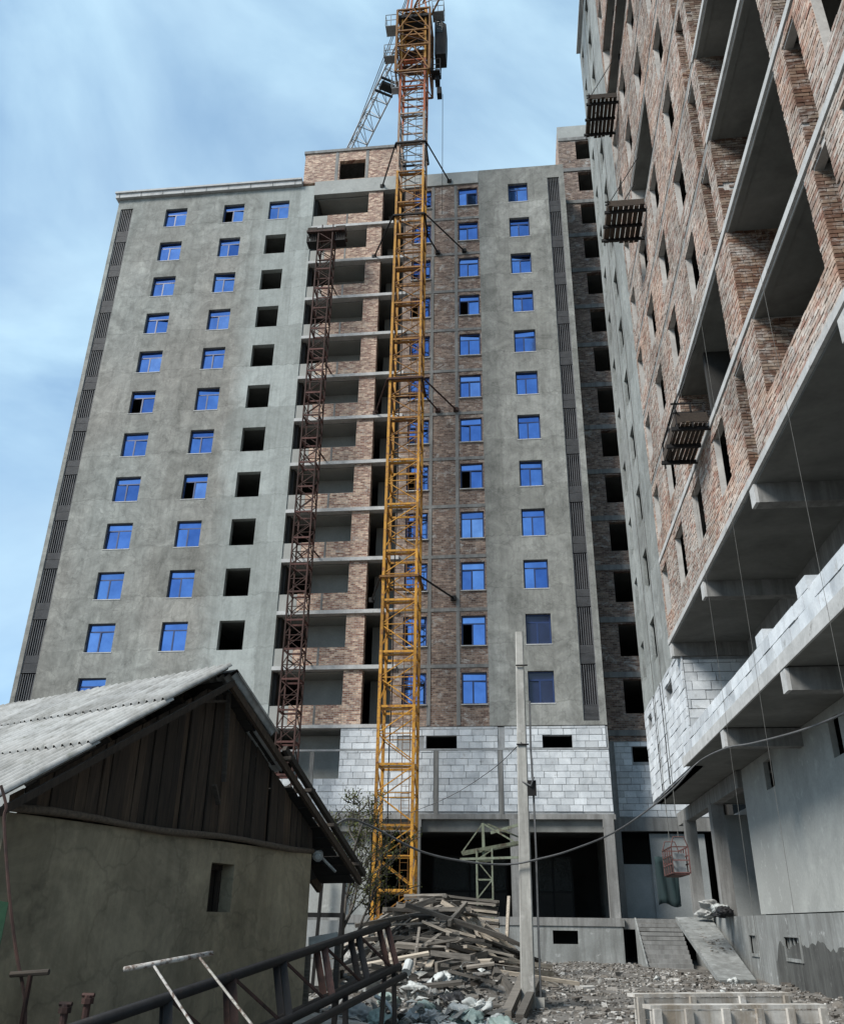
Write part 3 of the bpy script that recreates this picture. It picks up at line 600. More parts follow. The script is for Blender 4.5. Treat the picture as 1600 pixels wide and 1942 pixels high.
# podium storey: cantilevered slab, block parapet
MB().box(XF + .02, 13, 3, 28.7, 6.2, 6.45).build('cantilever_slab', M['slab'], rb)
MB().box(XF - .03, XF + .018, 3, 28.7, 6.17, 6.46).build('slab_edge', M['lip'], rb)
MB().box(XP, 13, 28.7, 38.2, 6.2, 6.45).build('cantilever_slab', M['slab'], rb)
for y in (5.3, 11.2, 17.05, 22.85, 28.62):
    for z, cp in ((6.18, 'a'), (F(0) - .15, 'b')):
        if y > 28 and z < 7: continue
        MB().box(XF + .06, 8.2, y - .17, y + .17, z - .45, z - .003).build('cross_beam', M['concrete'], rb)
        MB().box(XF - .012, XF + .058, y - .17, y + .17, z - .45, z - .02).build('beam_end', M['lip'], rb)
    MB().box(7.6, 8.0, y - .2, y + .2, 6.46, F(0) - .6).build('column', M['concrete'], rb)
MB().box(7.55, 8.05, 3, 28.4, F(0) - .75, F(0) - .152).build('long_beam', M['concrete'], rb)
MB().box(10.5, 10.7, 3, 28, 6.46, F(0) - .2).build('inner_wall', M['inside'], rb)
wall_with(28.55, 38.1, 6.2, 10.0, [(30.65, 32.2, 9.1, 9.5), (36.0, 37.2, 9.1, 9.5)], PX(5.41), 0.3).build('podium_wall', M['joint'], rb)
rest = laid_blocks(28.5, 38.1, 6.25, 9.98, [(30.65, 32.2, 9.1, 9.5), (36.0, 37.2, 9.1, 9.5)], lambda mb, a, b, c, d, j: mb.box(5.37 + j, 5.43, a, b, c, d), rb, cap=190)
if rest.v: rest.build('block_courses', M['block'], rb, kind='stuff')
for y in (33.2, 35.1): MB().box(5.35, 5.40, y - .03, y + .03, 6.3, 9.95).build('drain_pipe', M['black_steel'], rb)
MB().box(5.72, 8.2, 28.55, 28.85, 6.46, F(0) - .6).build('podium_wall', M['joint'], rb)
rest = laid_blocks(5.44, 8.2, 6.48, 9.6, [], lambda mb, a, b, c, d, j: mb.box(a, b, 28.50 + j, 28.56, c, d), rb, cap=60)
MB().box(XF + .03, XF + .27, 3, 28.45, 6.455, 6.9).build('parapet_core', M['joint'], rb)
rest = laid_blocks(3, 28.45, 6.46, 7.05, [], lambda mb, a, b, c, d, j: mb.box(XF - .01 + j, XF + .3, a, b, c, d), rb, cap=100)
for y, n_ in ((18.0, 1), (14.9, 1)):
    MB().box(XF + .0, XF + .29, y, y + .58, 7.056, 7.30 if y != 22.4 else 7.2).build('block', M['block'], rb)
# ground storey wall and plinth
XW = 7.0
wwo = [(25.75, 26.65, 5.2, 5.98), (20.0, 20.7, 5.1, 5.95)]
wall_with(3, 29.4, 2.0, 6.19, wwo, PX(XW), 0.14).build('rendered_wall', M['wallR'], rb)
MB().box(XW + 1.5, XW + 1.7, 3, 29, 2, 6.1).build('inner_wall', M['inside'], rb)
plo = [(30.1, 30.95, 0.92, 1.42), (25.45, 26.9, 0.92, 1.42)]
wall_with(3, 41, -0.5, 1.97, plo, PX(XW - .06), 0.35).build('plinth_wall', M['plinth'], rb)
MB().box(XW + .9, XW + 1.0, 3, 41, -.5, 1.9).build('plinth_back', M['inside'], rb)
MB().box(XW - .055, 13, 29.2, 41, 1.7, 1.965).build('terrace_slab', M['concrete'], rb)
# flaked dark base of the plinth with a ragged upper edge
dm = []
y = 5.0
while y < 28.2: dm.append((y, 0.55 + .012 * (28 - y) + 0.5 * sstep(28.2, 27.4, y) + 0.22 * vn(y * 1.6, 3) + .14 * vn(y * 8, 9))); y += .12
poly = [(XW - .068, 5.0, -.4)] + [(XW - .068, a, h) for a, h in dm] + [(XW - .068, 28.2, -.4)]
MB().prism(poly, (.004, 0, 0)).build('damp_render', M['damp'], rb)
for a, b, c, d in plo:
    fr = MB().box(XW - .1, XW - .02, a - .06, b + .06, c - .08, c).box(XW - .1, XW - .02, a - .06, b + .06, d, d + .06).box(XW - .1, XW - .02, a - .06, a, c, d).box(XW - .1, XW - .02, b, b + .06, c, d).build('vent_frame', M['plinth'], rb)
    for i in range(1, 4): MB().box(XW - .04, XW, a + (b - a) * i / 4 - .04, a + (b - a) * i / 4 + .04, c, d).build('bar', M['plinth'], fr)
for y in (34.0, 39.6):
    MB().box(XW - .2, XW + .25, y - .25, y + .25, 1.97, 5.7).build('column', M['concrete'], rb)
MB().box(XW - .15, XW + .2, 29.4, 41.5, 5.66, 6.18).build('beam', M['concrete'], rb)
MB().box(9.2, 9.4, 29, 41, 1.97, 6.1).build('inner_wall', M['panelwall'], rb)
MB().box(XW + .15, 9.2, 29.42, 29.6, 1.97, 6.1).build('inner_wall', M['panelwall'], rb)
MB().box(XW + .3, 9.2, 36.5, 36.65, 1.97, 5.6).build('inner_wall', M['panelwall'], rb)

# ================================================================== TOWER CRANE
crane = thing('tower_crane', (-5.49, 39.4, 0.3), 'orange yellow lattice tower crane standing in front of the grey apartment block', 'crane')
MX0, MX1, MY0, MY1 = -6.29, -4.69, 38.6, 40.2; SH = 2.55; ZB = 0.35
def section_meshes(fm, pm, bm_, lm):
    """meshes in section coordinates, origin at the mast corner MX0,MY0,0"""
    w_ = 1.6; fr = MB()
    for z in (SH - 0.06,):
        for a, b in (((0, 0, z), (w_, 0, z)), ((w_, 0, z), (w_, w_, z)), ((w_, w_, z), (0, w_, z)), ((0, w_, z), (0, 0, z))): fr.beam(a, b, .08, .10)
    frm = fr.mesh('mast_section', fm, origin=(0, 0, 0))[0]
    post = MB().box(-.068, .068, -.068, .068, 0.0, SH - .004).mesh('corner_post', pm, origin=(0, 0, 0))[0]
    braces = []
    h = SH / 2
    cs = [(0, 0), (w_, 0), (w_, w_), (0, w_)]
    for i in range(4):
        a, b = cs[i], cs[(i + 1) % 4]
        if i in (1, 2): a, b = b, a
        off = .005 * i
        braces.append(MB().beam((*b, .1), (*a, h - .04), .05, .05).mesh('diagonal_brace', bm_, origin=(0, 0, 0))[0])
        braces.append(MB().beam((*a, h + .04), (*b, SH - .15), .05, .05).mesh('diagonal_brace', bm_, origin=(0, 0, 0))[0])
        braces.append(MB().beam((*a, h + off), (*b, h + off), .045, .045).mesh('cross_bar', bm_, origin=(0, 0, 0))[0])
    stf = MB().box(0.1, w_ - .1, .06, .22, SH - .21, SH - .13).mesh('stiffener', fm, origin=(0, 0, 0))[0]; braces.append(stf)
    lad = MB()
    for x in (.95, 1.3): lad.beam((x, 1.15, 0.0), (x, 1.15, SH - .01), .03)
    for i in range(8): lad.beam((.95, 1.15, .15 + i * .31), (1.3, 1.15, .15 + i * .31), .02)
    ladm = lad.mesh('ladder', lm, origin=(0, 0, 0))[0]
    return frm, post, braces, ladm
KIT = {k: section_meshes(*v) for k, v in dict(low=(M['yellow'], M['yellow'], M['yellow'], M['yellow_dark']), mid=(M['yellow_dark'], M['yellow'], M['yellow_dark'], M['yellow_dark']), pale=(M['pale_mast'], M['pale_mast'], M['steel_grey'], M['steel_grey']), org=(M['orange'], M['orange'], M['pale_mast'], M['steel_grey'])).items()}
NS = 23
for i in range(NS):
    z = ZB + i * SH; kit = KIT['low' if i < 9 else 'mid' if i < 17 else 'pale' if i < 19 else 'org' if i < 21 else 'mid']
    s = inst('mast_section', kit[0], (MX0, MY0, z), crane)
    for cx_, cy_ in ((0, 0), (1.6, 0), (1.6, 1.6), (0, 1.6)): inst('corner_post', kit[1], (MX0 + cx_, MY0 + cy_, z), s)
    for me in kit[2]: inst(me.name.split('.')[0], me, (MX0, MY0, z), s)
    inst('ladder', kit[3], (MX0, MY0, z), s)
MB().tube([(MX0 + .35 + .03 * math.sin(i * 1.1), MY0 + 1.3, 1 + i * 1.6) for i in range(33)], .03, 5).build('power_lead', M['black_steel'], crane)
MB().box(MX0 - .5, MX1 + .5, MY0 - .5, MY1 + .5, -.3, ZB).build('base_block', M['concrete'], crane)
for zt, mt, anch in ((16.75, M['black_steel'], [(-7.41, 0), (-3.14, 0)]), (28.2, M['rust'], [(-7.64, 0), (-4.02, 1), (-2.98, 0)]), (39.95, M['black_steel'], [(-8.14, 0), (-4.07, 1), (-2.40, 0)]), (46.0, M['black_steel'], [(-7.82, 0), (-3.33, 0)])):
    rg = MB()
    a, b, c, d = MX0 - .14, MX1 + .14, MY0 - .14, MY1 + .14
    for p, q in (((a, c), (b, c)), ((b, c), (b, d)), ((b, d), (a, d)), ((a, d), (a, c))): rg.beam((*p, zt), (*q, zt), .10, .11)
    ro = rg.build('tie_collar', M['yellow_dark'] if zt < 20 else mt, crane)
    for ax, i in anch:
        st = (a if ax < -6 else b, c if (ax < -6 or not i) else d, zt)
        MB().tube([st, (ax, 41.93, zt + .05)], .05, 6).build('tie_strut', mt, ro)
        MB().box(ax - .14, ax + .14, 41.83, 42.02, zt - .08, zt + .16).build('anchor_plate', mt, ro)
# climbing cage with work platforms
cz0, cz1 = 52.4, 58.6
cg = MB(); A0, A1, B0, B1 = MX0 - .32, MX1 + .32, MY0 - .32, MY1 + .32
cc = [(A0, B0), (A1, B0), (A1, B1), (A0, B1)]
for x, y in cc: cg.box(x - .07, x + .07, y - .07, y + .07, cz0, cz1)
zs_ = [cz0, 54.9, 56.4, cz1]
for i, z in enumerate(zs_):
    for j in range(4): cg.beam((*cc[j], z), (*cc[(j + 1) % 4], z), .10, .11)
cage = cg.build('climbing_cage', M['yellow_dark'], crane)
for i in range(len(zs_) - 1):
    for j in range(4):
        a, b = cc[j], cc[(j + 1) % 4]; z0, z1 = zs_[i], zs_[i + 1]; mid = ((a[0] + b[0]) / 2, (a[1] + b[1]) / 2, z1)
        MB().beam((*a, z0), mid, .06).build('cage_brace', M['yellow_dark'], cage); MB().beam((*b, z0), mid, .06).build('cage_brace', M['yellow_dark'], cage); MB().beam((*a, z1 - .08), (*b, z0 + .08), .045).build('cage_brace', M['rust'], cage)
MB().box(A0 + .12, A1 - .12, B0 + .12, B1 - .12, 58.0, 58.25).build('slewing_ring', M['black_steel'], crane)
for z in (54.85, 56.35): MB().box(A0 + .1, A1 - .1, B1 - .75, B1 - .1, z, z + .05).build('cage_floor', M['rust'], crane)
def platform(x0, x1, y0, y1, z, mt):
    p = MB().box(x0, x1, y0, y1, z - .05, z).build('work_platform', mt, crane)
    for zz_ in (.55, 1.1):
        r_ = MB()
        for a, b in (((x0, y0), (x1, y0)), ((x1, y0), (x1, y1)), ((x1, y1), (x0, y1)), ((x0, y1), (x0, y0))): r_.beam((*a, z + zz_), (*b, z + zz_), .035)
        r_.build('guard_rail', mt, p)
    for x in (x0, (x0 + x1) / 2, x1):
        for y in (y0, y1): MB().beam((x, y, z), (x, y, z + 1.1), .04).build('rail_post', mt, p)
platform(A0 - .85, A0 - .1, B0 + .2, B0 + 1.0, 57.4, M['steel_grey'])
platform(A0 - .9, A0 - .1, B0 + .4, B0 + 1.0, 54.6, M['steel_grey'])
platform(A1 + .1, A1 + .7, B0 + .3, B0 + 1.0, 52.6, M['black_steel'])
platform(A1 + .1, A1 + .9, B0 + .5, B0 + 1.3, 58.9, M['steel_grey'])
platform(A0 - .3, A0 + .2, B0 + .4, B0 + .9, 51.4, M['steel_grey'])
cabm = MB(); x0, x1, y0, y1 = A1 + .25, A1 + 1.05, 39.2, 40.3
cabm.prism([(x0, y0, 55.0), (x0 + .75, y0, 55.0), (x1, y0, 56.7), (x1, y0, 58.0), (x0 + .4, y0, 58.5), (x0, y0, 58.5)], (0, 1.1, 0))
cab = cabm.build('operator_cab', M['black_steel'], crane)
MB().box(x0 + .1, x0 + .55, y0 - .02, y0 - .005, 57.2, 58.4).build('cab_window', M['backglass'], cab)
MB().box(A1 + .32, A1 + .62, 38.9, 39.5, 52.1, 53.1).build('winch_box', M['black_steel'], crane)
MB().box(A1 + .45, A1 + .75, 39.0, 39.5, 50.9, 51.5).build('hydraulic_pump', M['black_steel'], crane)
# jib running away to the back left, counter jib over the yard
JD = Vector((-0.515, 0.857, 0)); JS = Vector((0.857, 0.515, 0)); JO = Vector((-5.49, 39.4, 58.4))
def lattice(p0, L, step, wd, ht, name, mt, taper=1.0):
    ch = MB()
    l, r_, tp = p0 - JS * wd / 2, p0 + JS * wd / 2, p0 + up * ht
    d = JD * (1 if L > 0 else -1); n = int(abs(L) / step)
    for c_ in (l, r_): ch.beam(c_, c_ + d * abs(L), .10)
    ch.beam(tp, tp + d * abs(L), .10); o = ch.build(name, mt, crane)
    lc = MB()
    for i in range(n):
        a, b, mm = d * (i * step), d * ((i + 1) * step), d * ((i + .5) * step)
        lc.beam(l + a, r_ + a, .05).beam(l + a, r_ + b, .045).beam(l + a, tp + mm, .045).beam(tp + mm, l + b, .045).beam(r_ + a, tp + mm, .045).beam(tp + mm, r_ + b, .045)
    lc.build('jib_lacing', mt, o); return o
jib = lattice(JO + JD * 1.2, 32, 1.4, 1.35, 1.3, 'jib', M['jib_grey'])
for s in (-.5, .5): MB().tube([JO + up * 6 + JS * .1 * s, JO + JD * 14 + up * 1.4 + JS * s * .2], .035, 5).build('pendant_line', M['steel_grey'], jib)
trol = MB(); c_ = JO + JD * 5.2 - up * .25
for s in (-.6, .6): trol.beam(c_ - JS * .7 + JD * s, c_ + JS * .7 + JD * s, .12, .16)
trol.beam(c_ - JS * .5, c_ + JS * .5, .6, .3).build('trolley', M['black_steel'], jib)
cj = lattice(JO - JD * 1.2, -11, 1.5, 1.3, 0.9, 'counter_jib', M['yellow_dark'])
for i in range(3):
    c_ = JO - JD * (9.4 + i * .85); MB().beam(c_ - up * .4, c_ - up * 2.2, 1.3, .7, side=JS).build('counterweight', M['concrete'], cj)
hd = MB(); ap = JO + up * 6.5
for sx in (-.7, .7):
    for sy in (-.7, .7): hd.beam(JO + JS * sx + JD * sy, ap + JS * sx * .15 + JD * sy * .15, .11)
hd.build('tower_head', M['orange'], crane)
hp = Vector((-3.55, 39.2, 51.0)); MB().tube([hp, hp - up * 10.5], .018, 4).build('hoist_rope', M['black_steel'], crane)

# ================================================================== RUSTY MATERIAL HOIST MAST
hoist = thing('hoist_mast', (-10.85, 41.0, 0.2), 'rusty brown lattice hoist mast in front of the open loggias', 'hoist')
HX0, HX1, HY0, HY1 = -11.42, -10.52, 40.2, 41.1; HS = 1.5
hf = MB(); hp_ = MB().beam((0, 0, 0), (0, 0, HS), .075).mesh('corner_post', M['rust'], origin=(0, 0, 0))[0]
for a, b in (((0, 0), (.9, 0)), ((.9, 0), (.9, .9)), ((.9, .9), (0, .9)), ((0, .9), (0, 0))): hf.beam((*a, .04), (*b, .04), .06, .09)
hfm = hf.mesh('mast_section', M['red'], origin=(0, 0, 0))[0]
hb = []
hcb = [MB().beam((*a, HS / 2), (*b, HS / 2), .035).mesh('cross_bar', M['rust'], origin=(0, 0, 0))[0] for a, b in (((0, 0), (.9, 0)), ((.9, 0), (.9, .9)), ((.9, .9), (0, .9)), ((0, .9), (0, 0)))]
for a, b in (((0, 0), (.9, 0)), ((.9, 0), (.9, .9)), ((.9, .9), (0, .9)), ((0, .9), (0, 0))):
    hb.append(MB().beam((*a, .05), (*b, HS / 2), .04).mesh('diagonal_brace', M['rust'], origin=(0, 0, 0))[0]); hb.append(MB().beam((*b, HS / 2), (*a, HS - .02), .04).mesh('diagonal_brace', M['rust'], origin=(0, 0, 0))[0])
nh = 27
for i in range(nh):
    z = .2 + i * HS; s = inst('mast_section', hfm, (HX0, HY0, z), hoist)
    for cx_, cy_ in ((0, 0), (.9, 0), (.9, .9), (0, .9)): inst('corner_post', hp_, (HX0 + cx_, HY0 + cy_, z), s)
    for me in hb: inst('diagonal_brace', me, (HX0, HY0, z), s)
    for me in hcb: inst('cross_bar', me, (HX0, HY0, z), s)
zt = .2 + nh * HS
hh = MB().box(HX0 - .75, HX1 + .75, HY0 - .1, HY0 + .05, zt, zt + .14).box(HX0 - .75, HX1 + .75, HY1 - .05, HY1 + .1, zt, zt + .14).box(HX0 - .1, HX1 + .1, HY0 + .05, HY1 - .05, zt + .02, zt + .12).build('head_frame', M['rust'], hoist)
for x in (HX0 - .45, HX1 + .45):
    b_ = MB().box(x - .32, x + .32, HY0 + .1, HY0 + .75, zt - .62, zt - .55)
    for i in range(6): b_.box(x - .32 + i * .116, x - .28 + i * .116, HY0 + .1, HY0 + .14, zt - .55, zt)
    for i in range(5): b_.box(x - .32, x - .28, HY0 + .2 + i * .12, HY0 + .24 + i * .12, zt - .55, zt)
    b_.build('side_basket', M['black_steel'], hh)
    MB().box(x - .3, x + .3, HY0 + .1, HY0 + .7, zt + .15, zt + .55).build('drive_box', M['deckwood'], hh)
for x in (HX0 + .1, HX1 - .1): MB().beam((x, HY0 + .4, zt + .1), (x, HY0 + .4, zt + 1.0), .06).build('head_post', M['rust'], hh)
for k in range(1, 11, 2):
    for x in (HX0, HX1): MB().beam((x, HY1, F(k) + .2), (x + .1, 42.0, F(k) + .2), .06).build('wall_tie', M['rust'], hoist)

# ================================================================== OLD HOUSE
HB = Vector((-5.13, 8.59, 0)); HD = Vector((0.305, 0.952, 0)).normalized(); HN = Vector((HD.y, -HD.x, 0)); HR = Vector((-math.sin(R(64)), math.cos(R(64)), 0))
house = thing('old_house', HB + HR * 2, 'low old house with tan clay wall, dark plank gable and corrugated grey roof', 'house')
def hp3(s, z, o=0.0): return HB + HD * s + HN * o + up * z
PL = 2.6; SA, ZA = 3.12, 4.72; SLl = (ZA - 2.66) / (SA + .3); S_R, Z_R = 7.35, 2.28
WLn = 5.95
# clay wall with a small window hole
wo_ = (3.42, 3.93, 1.74, 2.33)
wall_with(0, WLn, -.1, PL, [wo_], lambda u, z, d: tuple(hp3(u, z, -d)), .4).build('clay_wall', M['clay'], house)
MB().prism([hp3(0, -.1, -.02), hp3(0, PL, -.02), hp3(0, PL, -.02) + HR * 7, hp3(0, -.1, -.02) + HR * 7], HD * .3).build('clay_wall', M['clay'], house)
MB().prism([hp3(WLn, -.1, -.4), hp3(WLn, PL, -.4), hp3(WLn, PL, -.4) + HR * 7, hp3(WLn, -.1, -.4) + HR * 7], -HD * .3).build('clay_wall', M['clay'], house)
bk = MB().prism([hp3(.3, -.1, -1.6), hp3(WLn - .3, -.1, -1.6), hp3(WLn - .3, PL, -1.6), hp3(.3, PL, -1.6)], -HN * .1).build('inner_wall', M['inside'], house)
wf = MB()
for a, b in (((wo_[0] + .03, wo_[2]), (wo_[0] + .03, wo_[3])), ((wo_[1] - .03, wo_[2]), (wo_[1] - .03, wo_[3])), ((wo_[0], wo_[3] - .03), (wo_[1], wo_[3] - .03))): wf.beam(hp3(*a, -.22), hp3(*b, -.22), .06, .08)
wf.build('window_frame', M['plank'], house)
MB().prism([hp3(wo_[0], wo_[2], -.27), hp3(wo_[1], wo_[2], -.27), hp3(wo_[1], wo_[3], -.27), hp3(wo_[0], wo_[3], -.27)], -HN * .02).build('window_board', M['plank'], house)
# log under the gable
lg = [hp3(s, PL + .04 + .02 * math.sin(s * 2.1), .05) for s in [i * .6 - .1 for i in range(11)]]
MB().tube(lg, [.04 + .005 * math.sin(i * 1.7) for i in range(11)], 8).build('plate_log', M['oldwood'], house, smooth=True)
# gable planks
def roofz(s): return ZA - (SA - s) * SLl if s < SA else ZA - (s - SA) * (ZA - Z_R) / (S_R - SA)
s = 0.05; i = 0
while s < 6.0:
    wd = random.uniform(.11, .2); e = min(s + wd - random.choice((.004, .008, .02)), 6.05); o = random.uniform(-.05, .0)
    z0 = PL + .03 + random.uniform(-.02, .03); za, zb = roofz(s) - .1, roofz(e) - .1
    if s < SA < e: za = zb = min(za, zb)
    if min(za, zb) > z0 + .06:
        MB().prism([hp3(s, z0, o), hp3(e, z0, o), hp3(e + random.uniform(-.01, .01), zb, o - .02), hp3(s, za, o - .02)], -HN * .025).build('gable_plank', M['plank'], house)
    s += wd; i += 1
MB().prism([hp3(.2, PL, -.12), hp3(5.9, PL, -.12), hp3(SA, ZA - .15, -.12)], -HN * .02).build('gable_back', M['darkroof'], house)
# a few loose battens on the gable
for s0, z0, s1, z1 in ((3.30, 4.55, 3.42, 3.35), (3.20, 3.28, 3.36, 3.05), (2.75, 4.30, 3.25, 4.42)):
    MB().beam(hp3(s0, z0, .06), hp3(s1, z1, .05), .07, .03).build('loose_batten', M['oldwood'], house)
# rafters / barge boards
MB().beam(hp3(-.35, roofz(-.35) - .09, .26), hp3(SA, ZA - .09, .26), .05, .075, side=HN).build('barge_board', M['plank'], house)
MB().beam(hp3(SA + .02, ZA - .12, .22), hp3(S_R - .15, roofz(S_R - .15) - .12, .22), .06, .10, side=HN).build('barge_board', M['plank'], house)
for o in (-.7, -1.7, -2.7):
    MB().beam(hp3(SA, ZA - .14, 0) - HR * o * 0 + HR * (-o), hp3(S_R, Z_R - .14, 0) + HR * (-o), .07, .12, side=HR).build('rafter', M['plank'], house)
rp_ = MB().beam(hp3(4.75, 4.02, .12), hp3(7.25, 2.36, .26), .075, .085, side=HN).build('loose_rafter', M['oldwood'], house)
for s_ in (4.6, 5.25, 6.0, 6.9):
    z_ = roofz(s_)
    MB().beam(hp3(s_, z_ - .03, .38), hp3(s_, z_ - .03, 0) + HR * 2.5, .10, .05, side=HD).build('roof_batten', M['oldwood'], house)
# underside boarding of the far slope, board by board
for j in range(19):
    s0 = SA + .03 + j * .222; s1 = s0 + .205; o_ = .12 - (.0 if j % 3 else .08) - (.22 if j in (7, 8) else 0)
    a, b = hp3(s0, roofz(s0) - .045, o_), hp3(s1, roofz(s1) - .045, o_)
    MB().prism([a, b, b + HR * 6, a + HR * 6], up * .025).build('roof_board', M['darkroof'], house)
MB().prism([hp3(5.9, PL - .6, -.5), hp3(7.0, PL - .3, -.5), hp3(6.2, roofz(6.2), -.5), hp3(5.6, roofz(5.6), -.5)], HR * 3).build('eave_boarding', M['darkroof'], house)
# corrugated sheets: three overlapping rows
def sheet_mesh(L, wd, dn, waves=7, amp=.046, jag=False):
    """sheet from the top edge downwards along dn, width along HR"""
    mb = MB(); nu = waves * 6; nrm = HR.cross(dn).normalized(); nrm = nrm if nrm.z > 0 else -nrm
    for t in (0, .012):
        for jv in range(3):
            for iu in range(nu + 1):
                u = iu / nu * wd; l = L * jv / 2
                if jag and jv == 2: l -= .12 * hsh(iu // 5, 3) + .05 * hsh(iu, 8)
                mb.v.append(tuple(HR * u + dn * l + nrm * (amp * math.sin(2 * math.pi * waves * iu / nu) - t)))
    k = nu + 1
    for t in (0, 3 * k):
        for jv in range(2):
            for iu in range(nu): n = t + jv * k + iu; mb.f.append((n, n + 1, n + 1 + k, n + k))
    for iu in range(nu):
        n = 2 * k + iu; mb.f.append((n, n + 1, n + 1 + 3 * k, n + 3 * k)); n = iu; mb.f.append((n, n + 1, n + 1 + 3 * k, n + 3 * k))
    for jv in range(2):
        for e in (0, nu): n = jv * k + e; mb.f.append((n, n + k, n + k + 3 * k, n + 3 * k))
    return mb.mesh('roof_sheet', M['slate'], origin=(0, 0, 0), smooth=True)[0], nrm
dl = (hp3(-.3, roofz(-.3)) - hp3(SA, ZA)).normalized(); dr = (hp3(S_R, Z_R) - hp3(SA, ZA)).normalized()
Ll = (hp3(-.3, roofz(-.3)) - hp3(SA, ZA)).length
rows = 3; sl_ = Ll / rows + .14
me, nrm = sheet_mesh(sl_, 1.02, dl)
for r_ in range(rows):
    for c in range(8):
        p = hp3(SA, ZA, .28) + dl * (r_ * (Ll / rows)) + HR * (c * .95) + nrm * (.035 - r_ * .0 + .04 * (rows - r_) + random.uniform(0, .012))
        inst('roof_sheet', me, p, house, rot=(0, 0, random.uniform(-.012, .012)))
me2, nrm2 = sheet_mesh(1.35, 1.02, dr, jag=True)
for c in range(7): inst('roof_sheet', me2, hp3(SA, ZA, .30) + HR * (c * .95) + nrm2 * (.05 + random.uniform(0, .02)), house, rot=(0, 0, random.uniform(-.03, .03)))
me3, _ = sheet_mesh(1.0, 1.02, dr, jag=True)
for c in range(3): inst('roof_sheet', me3, hp3(SA, ZA, .16) + dr * 1.05 + HR * (c * .95) + nrm2 * -.02, house, rot=(0, random.uniform(-.04, .04), random.uniform(-.03, .03)))
rdg = [hp3(SA, ZA + .10, .3) + HR * i * .5 + up * (.02 * math.sin(i * 1.3)) for i in range(15)]
rm = MB()
for i in range(14):
    a, b = rdg[i], rdg[i + 1]; rm.quad(a, b, b + dl * .16 - up * .0, a + dl * .16); rm.quad(a, a + dr * .16, b + dr * .16, b)
rm.build('ridge_cap', M['darkroof'], house)
# flood lamp at the corner of the house
lp = thing('flood_lamp', atY(606, 1620, 14.6), 'small round lamp on a bracket under the eave of the old house', 'lamp')
p = atY(606, 1618, 14.6)
MB().tube([p + Vector((0, .05, 0)), p + Vector((0, -.12, -.06))], [.05, .085], 10).build('lamp_shade', M['pole'], lp)
MB().tube([p + Vector((0, -.10, -.05)), p + Vector((0, -.14, -.07))], [.05, .045], 8).build('bulb', M['sack_white'], lp)
MB().tube([p + Vector((0, .05, 0)), p + Vector((-.25, .3, .1))], .015, 5).build('bracket', M['steel_grey'], lp)
MB().tube([p + Vector((.02, -.02, -.05)), p + Vector((.28, .0, -.28))], .022, 5).build('arm', M['pole'], lp)

# ================================================================== UTILITY POLE AND CABLES
PYb = 18.9; pb = atY(1002, 1925, PYb)
pole = thing('utility_pole', (pb.x, PYb, gz(pb.x, PYb)), 'tall square concrete utility pole in the middle of the yard', 'pole')
ptop = atY(984, 1200, PYb)
pm = MB(); zb_ = gz(pb.x, PYb) - .3; pts = []
def ring(c, a, z): return [(c.x - a, PYb - a, z), (c.x + a, PYb - a, z), (c.x + a, PYb + a, z), (c.x - a, PYb + a, z)]
ch_ = .3
vlo = ring(pb, .145, zb_); vhi = ring(ptop, .085, ptop.z)
def oct_(q, f):
    o_ = []
    for i in range(4):
        a, b, c = Vector(q[i - 1]), Vector(q[i]), Vector(q[(i + 1) % 4]); o_ += [b.lerp(a, f), b.lerp(c, f)]
    return o_
lo, hi = oct_(vlo, .1), oct_(vhi, .1); n = 0
pm.v = [tuple(v) for v in lo + hi]; pm.f = [tuple(range(8))[::-1], tuple(range(8, 16))] + [(i, (i + 1) % 8, 8 + (i + 1) % 8, 8 + i) for i in range(8)]
pm.build('shaft', M['pole'], pole)
bx = atY(1002, 1494, PYb - .1)
MB().box(bx.x - .02, bx.x + .16, PYb - .16, PYb - .04, bx.z - .16, bx.z + .14).build('junction_box', M['black_steel'], pole)
MB().tube([bx + Vector((-.12, .0, .12)), bx + Vector((.05, -.1, .02)), bx + Vector((.12, -.08, .2))], .02, 5).build('wire_knot', M['cable'], pole)
dc = [atY(x, y, PYb - .02) for x, y in ((1001, 1330), (1003, 1420), (1008, 1500), (1013, 1620), (1017, 1760), (1022, 1900))]
MB().tube([q + Vector((.035, 0, 0)) for q in dc], .022, 5).build('down_cable', M['cable'], pole)
for py_ in (1262, 1412): q = atY(988 if py_ < 1300 else 990, py_, PYb - .13); MB().tube([q - Vector((.12, 0, 0)), q + Vector((.14, 0, 0.0))], .018, 5).build('clamp', M['black_steel'], pole)
q = atY(1020, 1898, PYb); MB().box(q.x - .09, q.x + .12, PYb - .1, PYb + .15, gz(q.x, PYb) - .1, q.z + .05).build('stub', M['pole'], pole)
def smooth_path(ps, n=6):
    ps = [Vector(p) for p in ps]; o_ = []
    for i in range(len(ps) - 1):
        p0, p1, p2, p3 = ps[max(i - 1, 0)], ps[i], ps[i + 1], ps[min(i + 2, len(ps) - 1)]
        for k in range(n):
            t = k / n; o_.append(.5 * ((2 * p1) + (p2 - p0) * t + (2 * p0 - 5 * p1 + 4 * p2 - p3) * t * t + (3 * p1 - p0 - 3 * p2 + p3) * t ** 3))
    o_.append(ps[-1]); return o_
cp = [atY(596, 1612, 15.4), atY(650, 1556, 16.2), atY(700, 1566, 16.8), atY(795, 1614, 17.6), atY(880, 1634, 18.2), atY(960, 1640, 18.65), atY(1020, 1630, 18.72), atY(1090, 1610, 19.2), atY(1180, 1570, 20.5), atY(1273, 1500, 23.5), atX(1322, 1447, 5.0), atX(1374, 1420, 5.0), atX(1430, 1409, 5.25), atX(1532, 1381, 5.6), atX(1640, 1335, 6.2)]
